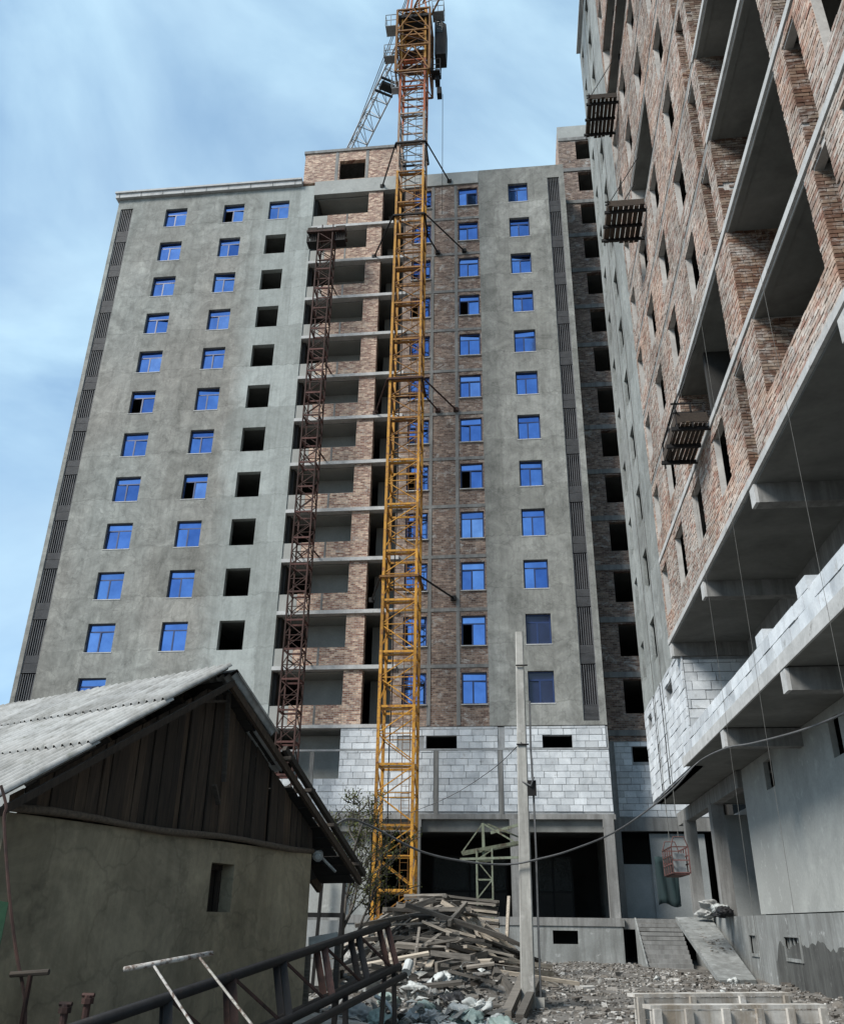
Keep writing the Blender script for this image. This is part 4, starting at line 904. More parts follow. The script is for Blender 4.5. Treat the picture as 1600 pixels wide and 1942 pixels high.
tag(MB().tube(smooth_path(cp), .021, 6).build('power_cable', M['cable'], smooth=True), 'thick sagging cable crossing the pole towards the right block', 'cable')
tw = [atY(988, 1408, PYb - .15), atY(930, 1462, 24), atY(850, 1512, 32), atY(770, 1545, 38.4)]
tag(MB().tube(smooth_path(tw), .012, 4).build('thin_wire', M['cable']), 'thin wire running down from the pole towards the crane mast', 'wire')

# ================================================================== HANGING PLATFORMS, CRADLE AND ROPES ON THE RIGHT BLOCK
def work_platform(y0, y1, z, out, label, lines, rh=.62):
    th = thing('suspended_platform', (XF - out / 2, (y0 + y1) / 2, z), label, 'platform', 'timber platforms hung on the right block')
    x0, x1 = XF - out, XF - .06; n = 7
    for y in (y0 + .15, y1 - .15, (y0 + y1) / 2): MB().box(x0 - .12, XF + .6 if y != (y0 + y1) / 2 else x1, y - .04, y + .04, z - .1, z).build('bearer', M['black_steel'], th)
    st = (x1 - x0) / n
    for i in range(n): MB().box(x0 + i * st, x0 + i * st + st - .025, y0 - random.uniform(0, .12), y1 + random.uniform(0, .12), z + .002, z + .04).build('deck_board', M['deckwood'], th)
    MB().box(x0 - .03, x0 - .003, y0, y1, z + .04, z + .3).build('toe_board', M['deckwood'], th); MB().box(x0, x1, y0 - .03, y0 - .003, z + .05, z + .32).build('toe_board', M['deckwood'], th)
    for y in (y0, (y0 + y1) / 2, y1): MB().beam((x0, y, z - .15), (x0, y, z + rh + .04), .04).build('guard_post', M['black_steel'], th)
    for x in (x0 + (x1 - x0) * .5, x1 - .05): MB().beam((x, y0, z - .1), (x, y0, z + rh), .04).build('guard_post', M['black_steel'], th)
    for zz_ in (rh * .55, rh):
        MB().beam((x0, y0 - .1, z + zz_), (x0, y1 + .1, z + zz_), .04).build('guard_rail', M['black_steel'], th); MB().beam((x0 - .1, y0, z + zz_), (x1, y0, z + zz_), .04).build('guard_rail', M['black_steel'], th)
    for y in lines: MB().tube([(x0, y, z + rh), (XF - .03, y, z + 2.6)], .018, 5).build('sling', M['black_steel'], th)
work_platform(19.5, 21.6, F(1) - .02, XF - atZ(1264, 868, F(1)).x, 'lowest timber work platform hung on the brick face, rails and boards showing', (19.7, 21.6))
zp2 = atX(1215, 455, XF).z; yf2 = atX(1215, 455, XF).y; yn2 = atZ(1220, 390, zp2).y
work_platform(yn2, yf2, zp2, XF - atZ(1146, 458, zp2).x, 'middle timber work platform, dark slatted underside, at the brick and plaster joint', (yn2 + .2, yf2 - .2), .3)
zp3 = atX(1165, 255, XF).z; yf3 = atX(1165, 255, XF).y; yn3 = atZ(1167, 186, zp3).y
work_platform(yn3, yf3, zp3, XF - atZ(1112, 255, zp3).x, 'topmost timber work platform jutting out against the sky', (yn3 + .2, yf3 - .2), .3)
# cradle
c0 = Vector((4.75, 31.2, 3.12)); crd = thing('suspended_cradle', c0, 'faded red steel cradle hanging over the ramp beside the right block', 'cradle')
cx0, cx1, cy0, cy1, cz = 4.72, 5.25, 30.4, 32.3, 3.16
for x in (cx0, cx1):
    for i in range(5):
        y = cy0 + (cy1 - cy0) * i / 4; MB().beam((x, y, cz), (x, y, cz + .8), .035).build('upright', M['pink'], crd)
    for z in (.03, .3, .55, .8): MB().beam((x, cy0, cz + z), (x, cy1, cz + z), .035).build('rail', M['pink'], crd)
for y in (cy0, cy1):
    for z in (.03, .4, .8): MB().beam((cx0, y, cz + z), (cx1, y, cz + z), .035).build('rail', M['pink'], crd)
    MB().tube([(cx0, y, cz + .8), (cx0 + .1, y, cz + 1.1), (cx1 - .1, y, cz + 1.1), (cx1, y, cz + .8)], .02, 5).build('hanger', M['pink'], crd)
MB().box(cx0 + .03, cx1 - .03, cy0, cy1, cz - .03, cz + .01).build('deck', M['red'], crd)
MB().box(4.8, 5.15, 30.6, 31.0, cz + .012, cz + .62).build('winch', M['steel_grey'], crd)
for i, (x, y, z1, z0) in enumerate(((4.985, 30.4, 52.2, 4.26), (4.985, 32.3, 52.2, 4.26))):
    tag(MB().tube([(x, y, z0), (x, y, z1)], .012, 4).build('wire_rope', M['rope']), 'thin wire rope holding the %s end of the red cradle' % ('near' if i == 0 else 'far'), 'rope', 'ropes down the right block')
for i, (x, y, z1, z0, wh) in enumerate(((4.85, 13.4, 13.0, 4.2, 'nearest'), (4.9, 18.1, 16.0, 1.0, 'middle'), (4.9, 21.3, 16.0, .4, 'far'))):
    tag(MB().tube([(x, y, z0), (x, y, z1)], .004, 4).build('hanging_rope', M['rope']), '%s loose rope hanging down past the block parapet on the right' % wh, 'rope', 'ropes down the right block')

# ================================================================== STAIR, RAMP AND THINGS ON THE TERRACE
st = thing('concrete_stair', (5.4, 40.4, .2), 'worn concrete stair with shallow steps climbing to the terrace', 'stairs')
ns = 12
for i in range(ns):
    y0 = 38.2 + i * (41.0 - 38.2) / ns; MB().box(4.62, 6.35, y0, 41.0 - .001 * i, .0 + i * 1.92 / ns, .02 + (i + 1) * 1.86 / ns).build('step', M['concrete'], st)
MB().prism([(4.55, 38.1, 0), (4.55, 41, 0), (4.55, 41, 1.95), (4.55, 38.1, .2)], (.06, 0, 0)).build('side_wall', M['plinth'], st)
rmp = MB(); A_, B_ = Vector((5.42, 28.7, .27)), Vector((6.55, 29.2, .27)); T0, T1 = Vector((5.62, 36.9, 1.96)), Vector((6.9, 36.9, 1.98))
rmp.prism([A_, B_, T1, T0], (0, 0, -.16))
ramp_o = tag(rmp.build('ramp_slab', M['plinth']), 'sloping concrete ramp slab leaning against the terrace beside the stair', 'ramp')
net = MB(); nx = 10; nz_ = 8
for i in range(nx + 1):
    for j in range(nz_ + 1):
        u, v = i / nx, j / nz_; net.v.append((5.7 + u * .95, 41.6 + .07 * math.sin(u * 14 + v * 3), 2.45 + v * 1.95 + .08 * math.sin(u * 6) * (1 - v)))
for i in range(nx):
    for j in range(nz_): n = i * (nz_ + 1) + j; net.f.append((n, n + 1, n + nz_ + 2, n + nz_ + 1))
no_ = net.build('debris_net', M['netgreen'], smooth=True); so2 = no_.modifiers.new('thick', 'SOLIDIFY'); so2.thickness = .01
tag(no_, 'dark teal debris net hanging behind the red cradle', 'net')

# ================================================================== PALE GREEN HOIST FRAME
gf = thing('green_hoist_frame', (-1.25, 30.2, .3), 'pale green lattice jib hoist behind the concrete pole', 'hoist')
g0 = Vector((-1.53, 30.0, .3)); gw = .5
for x in (0, gw):
    for y in (0, gw): MB().beam(g0 + Vector((x, y, 0)), g0 + Vector((x, y, 3.55)), .042).build('corner_post', M['green_paint'], gf)
for i in range(6):
    z = .3 + i * .58
    for a, b in (((0, 0), (gw, 0)), ((gw, 0), (gw, gw)), ((0, 0), (0, gw)), ((0, gw), (gw, gw))): MB().beam(g0 + Vector((*a, z)), g0 + Vector((*b, z)), .035).build('cross_bar', M['green_paint'], gf)
    MB().beam(g0 + Vector((0 if i % 2 else gw, 0, z)), g0 + Vector((gw if i % 2 else 0, 0, min(z + .58, 3.5))), .035).build('diagonal_brace', M['green_paint'], gf)
    MB().beam(g0 + Vector((gw, 0 if i % 2 else gw, z)), g0 + Vector((gw, gw if i % 2 else 0, min(z + .58, 3.5))), .035).build('diagonal_brace', M['green_paint'], gf)
pa, pb_, pc = atY(875, 1618, 30.1), atY(985, 1596, 30.1), atY(915, 1562, 30.2)
MB().beam(pa, pb_ + Vector((.3, 0, .02)), .085, .10).build('jib_beam', M['green_paint'], gf); MB().beam(pa + Vector((0, .5, 0)), pb_ + Vector((.3, .5, .02)), .1, .1).build('jib_beam', M['green_paint'], gf)
MB().beam(atY(872, 1630, 30), atY(1000, 1626, 30), .07, .07).build('jib_beam', M['green_paint'], gf)
MB().beam(pa, pc, .04).build('stay', M['green_paint'], gf); MB().beam(pc, atY(990, 1606, 30.1), .05).build('stay', M['green_paint'], gf); MB().beam(pc, pc - Vector((-.02, 0, 1.05)), .09).build('king_post', M['green_paint'], gf); MB().beam(pc + Vector((.15, .2, 0)), atY(988, 1590, 30.4), .05).build('stay', M['green_paint'], gf)
MB().beam(atY(930, 1580, 30.2), atY(1000, 1560, 30.2), .09, .09).build('roller_pipe', M['green_paint'], gf)
MB().beam(pc, pc + Vector((.05, .9, -1.2)), .05).build('stay', M['green_paint'], gf)

# ================================================================== TIMBER HEAP
PLK = []
for L_, wd, t in ((1.6, .13, .035), (2.3, .15, .045), (1.1, .1, .03), (2.8, .12, .06), (.8, .16, .03), (1.9, .09, .09)):
    PLK.append(MB().box(-L_ / 2, L_ / 2, -wd / 2, wd / 2, -t / 2, t / 2).mesh('plank', M['timber'], origin=(0, 0, 0))[0])
def lay(me, x, y, ang, dz, L_, label, group, tilt=0.0):
    d = Vector((math.cos(ang), math.sin(ang), 0)); a = Vector((x, y, 0)) - d * L_ / 2; b = Vector((x, y, 0)) + d * L_ / 2
    a.z = gz(a.x, a.y) + dz; b.z = gz(b.x, b.y) + dz + tilt
    md = Vector((x, y, max((a.z + b.z) / 2, gz(x, y) + dz))); dd = (b - a).normalized()
    o = inst('plank', me, md); o.rotation_euler = (random.uniform(-.25, .25), -math.asin(max(-1, min(1, dd.z))), ang)
    return tag(o, label, 'plank', group)
LENS = (1.6, 2.3, 1.1, 2.8, .8, 1.9)
for i in range(255):
    while True:
        x, y = random.gauss(-2.3, 1.5), random.gauss(25.2, 2.6)
        if -5.0 < x < 0.6 and 19.6 < y < 30 and x < 2.6 - (y - 19) * .18: break
    k = random.choice((0, 0, 1, 2, 2, 3, 4, 4, 5, 5)); u_ = random.random()
    ang = (random.gauss(.12 if x > -2.4 else .45, .3) if u_ < .42 else random.gauss(1.2, .35) if u_ < .84 else random.uniform(0, 3.14)) + (math.pi if random.random() < .5 else 0)
    SZN = ('medium plank', 'wide long plank', 'short narrow plank', 'longest plank', 'very short wide plank', 'square batten')[k]; RGN = 'on the left flank' if x < -3.4 else 'at the right end' if x > -.6 else 'at the front foot' if y < 22.5 else 'near the crest' if y > 26.5 else 'in the middle'
    lay(PLK[k], x, y, ang, .03 + .62 * (random.random() ** 1.2) * math.exp(-((x + 2.0) / 2.2) ** 2), LENS[k] * .8, '%s lying loose %s of the scrap timber heap' % (SZN, RGN), 'planks in the scrap heap', random.uniform(-.22, .22)).scale = (random.uniform(.7, 1.0), random.uniform(.8, 1.3), random.uniform(1.0, 2.2))
# tidy stack on the top of the heap
zt0 = gz(-2.5, 28) ; SB = MB().box(-1.05, 1.05, -.09, .09, -.025, .025).mesh('stacked_board', M['timber'], origin=(0, 0, 0))[0]
for r_ in range(9):
    for c in range(4):
        xx = -2.95 + (0 if c < 2 else 1.35) + random.uniform(-.05, .05); yy = 28.1 + (c % 2) * .24 + random.uniform(-.02, .02)
        o = inst('stacked_board', SB, (xx, yy, 1.62 + r_ * .098 + (0.0 if c < 2 else -.09) - .02 * random.random()), scale=(.62 if c < 2 else .75, 1, 1.3)); o.rotation_euler = (random.uniform(-.05, .05), random.uniform(-.02, .03) + (.0 if c < 2 else .08), random.uniform(-.08, .08) - .1)
        tag(o, 'grey board in the %s neat stack on top of the timber heap' % ('left' if c < 2 else 'right'), 'board', 'boards stacked on the %s of the heap' % ('left' if c < 2 else 'right'))
# heavy timbers beside the pole
for i, (p0, p1, ww, lb) in enumerate((((960, 1922), (1048, 1836), .16, 'long squared beam lying behind the foot of the pole'), ((985, 1925), (1052, 1848), .14, 'long squared beam nearest the foot of the pole'), ((900, 1892), (1030, 1832), .18, 'thick brown beam at the front of the timber heap'), ((915, 1868), (985, 1850), .20, 'upper round-edged log stacked left of the pole'), ((920, 1850), (975, 1836), .18, 'topmost pale log stacked left of the pole'))):
    a, b = atZ(*p0, .3), atZ(*p1, .34 + .05 * i)
    if b.y - a.y > 5: b = a + (b - a).normalized() * 4.2
    a.z = gz(a.x, a.y) + ww * .45 + (.16 if i > 2 else 0); b.z = gz(b.x, b.y) + ww * .5 + (.2 if i > 2 else .1)
    tag(MB().beam(a, b, ww, ww * .9).build('timber_beam', M['timber'] if i < 2 else M['oldwood']), lb, 'beam', 'heavy timbers by the pole')
tag(MB().beam(atY(795, 1760, 22.5), atY(783, 1848, 21.5), .06, .05).build('upright_stake', M['timber']), 'thin stake standing upright at the left of the timber heap', 'stake')
tag(MB().beam(atY(965, 1700, 29.5), atY(960, 1800, 29.3), .1, .06).build('leaning_plank', M['timber']), 'narrow plank leaning upright against the terrace plinth', 'plank')
tag(MB().tube([atY(776, 1826, 17.5), atY(770, 1845, 17.3)], .085, 10).build('plaster_bucket', M['sack_white']), 'small white tub tipped over beside the sacks', 'tub')

# ================================================================== SACKS AND LITTER
def sack_mesh(seed, mt, sx=.36, sy=.28, sz=.16):
    bm = bmesh.new(); bmesh.ops.create_icosphere(bm, subdivisions=4, radius=1.0); rs = random.Random(seed); a, b_ = rs.uniform(0, 9), rs.uniform(0, 9)
    for v in bm.verts:
        c = v.co.copy(); n_ = vn(c.x * 1.9 + a, c.y * 2.1 + c.z * 1.7 + b_) - .5
        r1 = abs(vn(c.x * 4.2 + b_, c.z * 4 + c.y * 3.7 + a) - .5) * 2; r2 = abs(vn(c.x * 9 + a * 2, c.y * 9 - c.z * 8 + b_) - .5) * 2
        k = 1 + n_ * .9 - (1 - r1) ** 3 * .30 - (1 - r2) ** 3 * .14; e = abs(c.x) ** 3 * .4
        v.co = Vector((c.x * sx * k * (1 + .25 * (vn(c.y * 3 + a, 1) - .5)), c.y * sy * k * (1 + e), (c.z * (1 - .35 * abs(c.x)) + .15) * sz * k))
    me = bpy.data.meshes.new('sack'); bm.to_mesh(me); bm.free(); me.materials.append(mt)
    me.polygons.foreach_set('use_smooth', [True] * len(me.polygons)); return me
scr = MB(); rsc = random.Random(5)
for i in range(420):
    px, py = rsc.gauss(820, 85), rsc.uniform(1858, 1944)
    p = atZ(px, py, .3); z = gz(p.x, p.y) + rsc.uniform(.02, .22); s_ = rsc.uniform(.05, .22); q = []
    for k in range(4):
        t = k * math.pi / 2 + rsc.uniform(-.4, .4); q.append(Vector((p.x + s_ * math.cos(t) * rsc.uniform(.4, 1), p.y + s_ * math.sin(t) * rsc.uniform(.4, 1), z + rsc.uniform(-.08, .1))))
    m_ = sum(q, Vector()) / 4 + Vector((0, 0, rsc.uniform(-.05, .06))); n = len(scr.v); scr.v += [tuple(v) for v in q] + [tuple(m_)]; scr.f += [(n + k, n + (k + 1) % 4, n + 4) for k in range(4)]
M['scrap'] = islandmat('plastic_scrap', [(0, (0.10, 0.10, 0.095)), (0.35, (0.17, 0.165, 0.155)), (0.65, (0.30, 0.31, 0.295)), (0.85, (0.52, 0.55, 0.54)), (1, (0.05, 0.05, 0.05))], 0.6)
scr.build('plastic_scraps', M['scrap'], kind='stuff').__setitem__('label', 'torn plastic and paper scraps in the litter heap')
SK = [('sack_white', 'white'), ('sack_green', 'pale green'), ('sack_grey', 'grey'), ('sack_black', 'black')]
sm = [[sack_mesh(i * 7 + j, M[SK[i][0]]) for j in range(3)] for i in range(4)]
spots = [(735, 1895, 1), (790, 1885, 0), (840, 1880, 0), (865, 1898, 3), (700, 1875, 0), (905, 1905, 0), (890, 1925, 1), (940, 1925, 0), (820, 1920, 2), (760, 1925, 0), (960, 1938, 1), (850, 1938, 0), (920, 1940, 0), (720, 1932, 1), (790, 1940, 0), (680, 1915, 2), (660, 1855, 2), (745, 1862, 2), (810, 1905, 1), (875, 1915, 0)]
wh = ('beside the tipped tub', 'in the middle of the litter heap', 'at the front of the litter heap')
ORD = ('leftmost', 'second', 'third', 'fourth', 'fifth', 'sixth', 'seventh', 'eighth', 'ninth', 'tenth')
for i, (px, py, c) in enumerate(spots):
    rk = sorted(q for q in spots if q[2] == c).index((px, py, c))
    p = atZ(px, py, .38); o = inst('sack', sm[c][i % 3], (p.x, p.y, gz(p.x, p.y) + .1 + .06 * random.random()), rot=(random.uniform(-.3, .3), random.uniform(-.3, .3), random.uniform(0, 6)))
    s_ = random.uniform(.55, 1.0); o.scale = (s_, s_, s_ * 1.2)
    tag(o, 'the only black plastic sack in the litter heap' if c == 3 else '%s crumpled %s plastic sack%s in the litter heap by the pole' % (ORD[rk], SK[c][1], ' from the left' if rk else ''), 'sack', None if c == 3 else '%s sacks in the litter heap' % SK[c][1])
for i, (px, py, c) in enumerate(((1350, 1722, 2), (1365, 1730, 0), (1340, 1735, 2), (1372, 1738, 3))):
    p = atX(px, py, 6.65); o = inst('sack', sm[c][i % 3], (p.x, p.y, 2.05 + .12 * (i < 2) + (.12 if i == 0 else 0)), rot=(random.uniform(-.3, .3), .2, i * 1.3), scale=(1.1, 1.1, 1.2))
    tag(o, ('grey sack on top of the pile on the terrace edge', 'white sack in the pile on the terrace edge', 'lower grey sack in the pile on the terrace edge', 'black sack at the right of the pile on the terrace edge')[i], 'sack', 'sacks on the terrace edge')
# chips and broken bits all over the yard
rb_ = random.Random(3); ch = MB()
def chip(x, y, s_, z=None):
    z = gz(x, y) if z is None else z
    a = rb_.uniform(0, 6.3); sx, sy, sz = s_ * rb_.uniform(.6, 1.8), s_ * rb_.uniform(.4, 1.0), s_ * rb_.uniform(.25, .8)
    ca, sa = math.cos(a), math.sin(a); n = len(ch.v)
    for i, (u, v, w_) in enumerate(((-1, -1, -.5), (1, -1, -.5), (1, 1, -.5), (-1, 1, -.5), (-1, -1, 1), (1, -1, 1), (1, 1, 1), (-1, 1, 1))):
        j = rb_.uniform(.55, 1.1); u *= sx * j / 2; v *= sy * j / 2; ch.v.append((x + u * ca - v * sa, y + u * sa + v * ca, z + w_ * sz * j / 2 + .01))
    ch.f.extend(tuple(n + i for i in q) for q in ((0, 3, 2, 1), (4, 5, 6, 7), (0, 1, 5, 4), (1, 2, 6, 5), (2, 3, 7, 6), (3, 0, 4, 7)))
for i in range(19000):
    y = 12.5 + 28 * rb_.random() ** 1.3; x = rb_.uniform(-5.5, 6.9)
    if (x > 4.4 and y > 37.5) or (x > 5.4 and y > 28.5): continue
    chip(x, y, .05 * math.exp(rb_.gauss(0, .55)))
for i in range(150): chip(rb_.gauss(5.2, .6), rb_.gauss(31, 2.5), .06 * math.exp(rb_.gauss(0, .5)))
for i in range(45): y = rb_.uniform(32, 35.5); t = (y - 28.9) / 8.3; chip(rb_.uniform(5.8, 6.5) + t * .3, y, .07 * math.exp(rb_.gauss(0, .4)), .27 + t * 1.7)
ch.build('rubble', M['rubble'], kind='stuff').__setitem__('label', 'broken masonry chips scattered over the yard')
for i, (px, py, s_) in enumerate(((1392, 1862, .16), (1245, 1858, .11), (1370, 1880, .09), (1300, 1852, .08))):
    p = atZ(px, py, .25); o = inst('stone', sm[0][i % 3], (p.x, p.y, gz(p.x, p.y) + s_ * .3)); o.scale = (s_ / .36, s_ / .28 * .9, s_ / .16 * .8)
    tag(o, ('largest pale boulder at the foot of the ramp', 'pale stone in the rubble left of the ramp', 'small pale stone in front of the ramp foot', 'small pale stone below the concrete stair')[i], 'stone', 'pale stones in the yard')

# ================================================================== FORMWORK BOXES, BOTTOM RIGHT
def fw(p0, p1, z0, z1, label, cleats, depth=.25):
    a = Vector(p0); b = Vector(p1); d = (b - a).normalized(); nrm_ = Vector((d.y, -d.x, 0)); th = thing('formwork_panel', a.lerp(b, .5) + up * z0, label, 'formwork', 'formwork panels in the corner'); L_ = (b - a).length; n = 3
    for i in range(n):
        za, zb2 = z0 + (z1 - z0) * i / n, z0 + (z1 - z0) * (i + 1) / n - .012
        MB().beam(a + up * (za + zb2) / 2, b + up * ((za + zb2) / 2 + random.uniform(-.01, .01)), .035, zb2 - za).build('board', M['formwork'], th)
    for i in range(cleats):
        p = a + d * (L_ * (i + .12 + random.uniform(-.06, .06)) / (cleats - .76)) + nrm_ * .05; MB().beam(p + up * z0, p + up * (z1 + .015), .11, .055, side=d).build('cleat', M['formwork'], th)
    MB().beam(a + up * (z1 + .03) - nrm_ * .1, b + up * (z1 + .03) - nrm_ * .1, depth, .05).build('top_board', M['formwork'], th)
fw(atZ(1232, 1916, .62).to_tuple()[:2] + (0,), atZ(1566, 1914, .62).to_tuple()[:2] + (0,), .1, .62, 'nearer whitewashed formwork panel with upright cleats, bottom right corner', 6)
fw(atZ(1202, 1893, .58).to_tuple()[:2] + (0,), atZ(1500, 1890, .58).to_tuple()[:2] + (0,), .12, .58, 'farther whitewashed formwork panel behind the cleated one', 4)

# ================================================================== FALLEN STEEL TRUSS AND SMALL THINGS IN THE FOREGROUND
tr = thing('steel_truss', (-2.3, 10, .2), 'dark lattice steel truss lying at a slant in front of the old house', 'truss')
U0, U1 = atY(150, 1950, 6.6), atY(736, 1753, 12.6); L0, L1 = atY(470, 1950, 7.6), atY(756, 1834, 12.2)
L0 = L1 + (U0 - U1) * 1.0; L0.z = L1.z + (U0.z - U1.z)
wv_ = Vector((-.16, .34, -.03))
CH = [(U0, U1), (L0, L1), (U0 + wv_, U1 + wv_), (L0 + wv_, L1 + wv_)]
for a, b in CH: MB().tube([a - (b - a) * .12, b], .045, 8).build('chord', M['black_steel'], tr, smooth=True)
MB().tube([L0 + Vector((.05, -.12, -.11)), L1 + Vector((.09, -.1, -.09))], .042, 8).build('chord', M['black_steel'], tr, smooth=True)
nseg = 6
for i in range(nseg + 1):
    t = i / nseg * .98 + .01
    for (a, b), (c, d) in ((CH[0], CH[1]), (CH[2], CH[3])): MB().beam(a.lerp(b, t), c.lerp(d, t), .07, .03).build('post', M['black_steel'] if i % 2 else M['rust'], tr)
    MB().beam(CH[0][0].lerp(CH[0][1], t), CH[2][0].lerp(CH[2][1], t), .05, .03).build('cross_bar', M['black_steel'], tr)
    if i < nseg: MB().beam(CH[0][0].lerp(CH[0][1], t), CH[1][0].lerp(CH[1][1], t + .14), .025).build('diagonal_brace', M['rust'], tr)
for t in (.12, .5, .72, .97):
    p = L0.lerp(L1, t); MB().beam(p, Vector((p.x + .05, p.y, gz(p.x, p.y) - .05)), .08, .05).build('leg', M['black_steel'], tr)
    p = CH[3][0].lerp(CH[3][1], t); MB().beam(p, Vector((p.x - .05, p.y, gz(p.x, p.y) - .05)), .08, .05).build('leg', M['black_steel'], tr)
hf_ = thing('pipe_trestle', atY(330, 1942, 6.6) - up * .9, 'rusty white pipe trestle standing in front of the clay wall', 'trestle')
a, b = atY(235, 1839, 6.3), atY(403, 1808, 6.75)
MB().tube([a, b], .017, 8).build('top_pipe', M['flaky'], hf_, smooth=True)
for p0, p1 in (((290, 1830), (365, 1945)), ((376, 1814), (478, 1945))):
    q0 = atY(*p0, 6.45 if p0[0] < 300 else 6.68); q1 = atY(*p1, 6.0 if p0[0] < 300 else 6.2); d_ = (q1 - q0); e = q0 + d_ * ((q0.z - gz(q1.x, q1.y)) / -d_.z) if d_.z < 0 else q1
    MB().tube([q0, e], .009, 6).build('leg', M['flaky'], hf_)
tp = thing('pipe_tee', atY(60, 1945, 7.4) - up * .8, 'T-shaped pipe post at the left end of the clay wall', 'post')
MB().tube([atY(20, 1849, 7.4), atY(93, 1844, 7.4)], .022, 8).build('cross_pipe', M['oldwood'], tp); q = atY(58, 1850, 7.4); MB().tube([q, Vector((q.x, q.y, 0))], .022, 6).build('stem', M['rust'], tp)
for i, (px, py, yy) in enumerate(((125, 1905, 7.3), (168, 1888, 7.55))):
    q = atY(px, py, yy); th = thing('pipe_stub', (q.x, q.y, 0), ('left', 'right')[i] + ' of two capped pipe stubs standing against the clay wall', 'pipe', 'pipe stubs by the clay wall')
    MB().tube([(q.x, q.y, 0), q], .030, 8).build('pipe', M['rust'], th); MB().tube([q - up * .06, q - up * .02], .05, 8).build('flange', M['rust'], th); MB().tube([q - Vector((.05, 0, -.0)), q + Vector((.05, 0, 0))], .018, 6).build('handle', M['rust'], th)
q0, q1 = atY(0, 1700, 6.9), atY(26, 1712, 7.0)
gfz = MB(); nn = 14
for i in range(nn + 1):
    x = q0.x - 1.6 + (q1.x - q0.x + 1.6) * i / nn; y = 6.9 + .03 * math.sin(i * 1.9)
    gfz.v += [(x, y, -.1), (x, y, 1.78 - .03 * math.sin(i))]
for i in range(nn): gfz.f.append((2 * i, 2 * i + 1, 2 * i + 3, 2 * i + 2))
go = gfz.build('fence_sheet', M['netfence']); sd = go.modifiers.new('thick', 'SOLIDIFY'); sd.thickness = .012
tag(go, 'green fence sheet at the left edge beside the old house', 'fence')
wr = [atY(2, 1490, 7.6), atY(12, 1530, 7.6), atY(8, 1560, 7.58), atY(18, 1700, 7.5), atY(30, 1800, 7.45), atY(48, 1945, 7.4)]; wr.append(Vector((wr[-1].x, wr[-1].y, .02)))
tag(MB().tube(smooth_path(wr), .014, 5).build('twisted_wire', M['rust']), 'twisted wire hanging from the eave at the left edge', 'wire')
bp = [atZ(500, 1938, .42), atZ(560, 1913, .42), atZ(700, 1945, .42), atZ(640, 1980, .42)]
for i in range(4): bp[i].z = .40 + .02 * i
wb = thing('white_board', sum(bp, Vector()) / 4 - up * .4, 'pale white board lying flat at the bottom edge of the yard', 'board')
MB().prism(bp, (0, 0, -.04)).build('panel', M['formwork'], wb)
for p in (bp[0].lerp(bp[2], .2), bp[1].lerp(bp[2], .5), bp[2].lerp(bp[0], .1)): MB().box(p.x - .06, p.x + .06, p.y - .06, p.y + .06, gz(p.x, p.y) - .05, .365).build('support_block', M['timber'], wb)
w2 = [atY(585, 1778, 15), atY(640, 1768, 15.2), atY(640, 1792, 15.1), atY(585, 1800, 14.9)]
th = thing('white_sheet', (w2[0].x, 15, .2), 'white board standing on edge right of the clay wall', 'board'); MB().prism(w2, (0, .05, 0)).build('panel', M['wallR'], th); MB().beam(w2[3], Vector((w2[3].x, w2[3].y, 0)), .08).build('leg', M['timber'], th); MB().beam(w2[2], Vector((w2[2].x, w2[2].y, 0)), .08).build('leg', M['timber'], th)
pp = [atZ(1200 - 445, 1942, .2), atZ(690, 1872, .25)]
tag(MB().tube(smooth_path([atY(712, 1890, 15), atY(735, 1905, 14.6), atY(752, 1938, 14.2)]), .03, 6).build('bent_pipe', M['sack_white'], smooth=True), 'bent white plastic pipe under the steel truss', 'pipe')
tag(MB().tube([atZ(735, 1942, .35), atZ(765, 1925, .35)], .05, 8).build('pipe_offcut', M['oldwood']), 'short dark pipe offcut at the bottom edge', 'pipe')

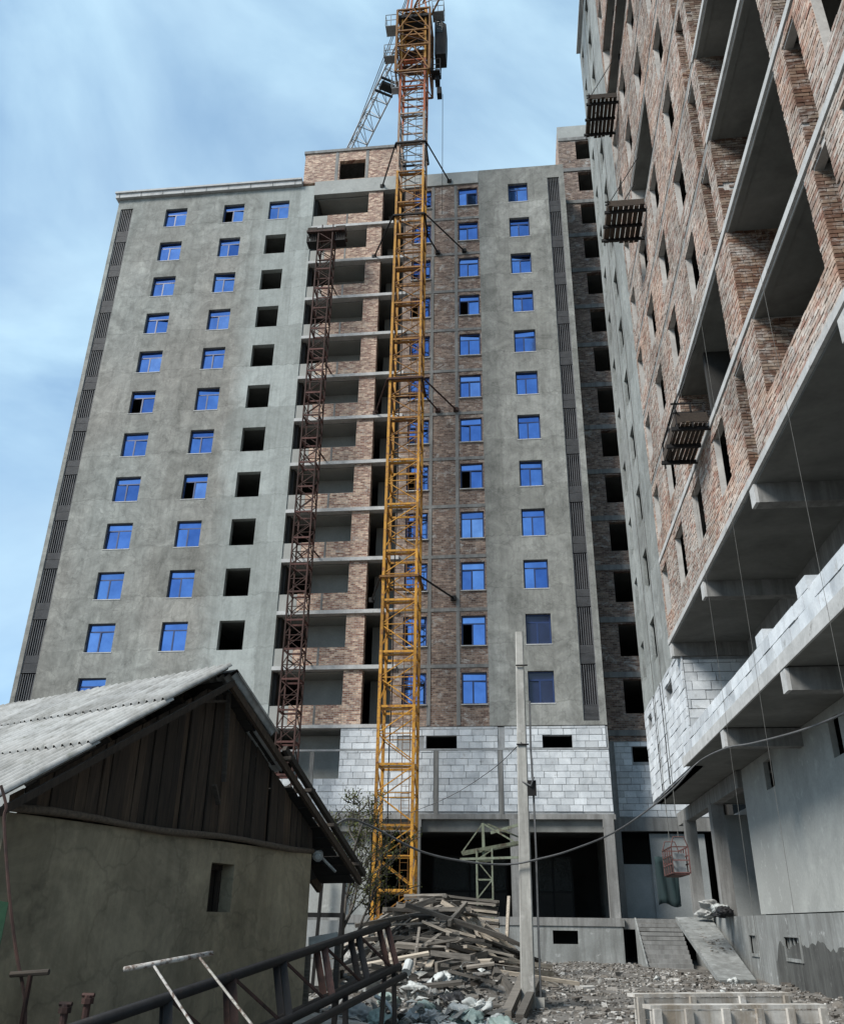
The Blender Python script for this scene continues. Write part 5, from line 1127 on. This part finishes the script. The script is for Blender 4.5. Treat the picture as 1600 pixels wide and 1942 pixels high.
# concrete panels behind the house
cf = thing('concrete_fence', (-5.2, 22.3, .2), 'pale concrete panel fence behind the right corner of the old house', 'fence')
z_ = .1
for i in range(3):
    for j in range(3):
        x0 = -7.2 + j * .96; h_ = (.78, .82, .72)[i]
        MB().box(x0, x0 + .93, 22.2 + .02 * ((i + j) % 2), 22.4, z_, z_ + h_ - .03).build('panel', M['panelwall'] if (i + j) % 2 else M['wallR'], cf)
    z_ += (.78, .82, .72)[i] + .12 * (i == 1)
MB().beam((-7.2, 22.25, 1.78), (-4.3, 22.25, 1.78), .12, .10).build('rail', M['black_steel'], cf)
for x in (-4.9, -4.36): MB().beam((x, 21.95, .1), (x + .1, 21.95, 2.75), .07).build('post', M['black_steel'], cf)

# ================================================================== TREE
def tree(base, seed):
    rs = random.Random(seed); th = thing('bare_tree', base, 'thin nearly bare tree with few young leaves behind the old house', 'tree')
    lv = MB(); brs = []; trunk = MB(); twigs = MB()
    def grow(p, d, r_, L_, lvl):
        pts = [p]; n = 5
        for i in range(n):
            d = (d + Vector((rs.uniform(-.3, .3), rs.uniform(-.3, .3), rs.uniform(-.1, .2))) * (.35 + .25 * lvl)).normalized(); pts.append(pts[-1] + d * L_ / n)
        rr = [r_ * (1 - .6 * i / n) for i in range(n + 1)]
        if lvl == 0: trunk.tube(pts, rr, 7)
        elif lvl == 1: m1 = MB(); m1.tube(pts, rr, 6); brs.append(m1)
        else: twigs.tube(pts, [max(q, .011) for q in rr], 4)
        if lvl >= 2:
            for q in pts[1:]:
                for _ in range(6 if lvl == 2 else 8):
                    if rs.random() < .55:
                        c = q + Vector((rs.uniform(-.1, .1), rs.uniform(-.1, .1), rs.uniform(-.08, .1))); a = Vector((rs.uniform(-1, 1), rs.uniform(-1, 1), rs.uniform(-1, 1))).normalized(); b = a.cross(Vector((.3, .2, 1))).normalized(); s_ = rs.uniform(.02, .042)
                        lv.quad(c - a * s_, c - b * s_ * .5, c + a * s_, c + b * s_ * .5)
        if lvl < 4:
            for _ in range((4, 4, 4, 3)[lvl]):
                t = rs.uniform(.35, 1); q = pts[min(n, int(t * n))]; ax = Vector((rs.uniform(-1, 1), rs.uniform(-1, 1), rs.uniform(-.1, .75)))
                grow(q, (d * .5 + ax).normalized(), r_ * (.5 if lvl else .55), L_ * rs.uniform(.5, .72), lvl + 1)
    grow(Vector(base), Vector((.02, -.05, 1)), .08, 2.9, 0)
    trunk.build('trunk', M['bark'], th, smooth=True)
    for b in brs: b.build('branch', M['bark'], th, smooth=True)
    twigs.build('twigs', M['bark'], th, kind='stuff'); lv.build('foliage', M['leaf'], th, kind='stuff')
tree((-4.45, 22.9, gz(-4.45, 22.9) - .1), 11)

scene.render.engine = 'CYCLES'
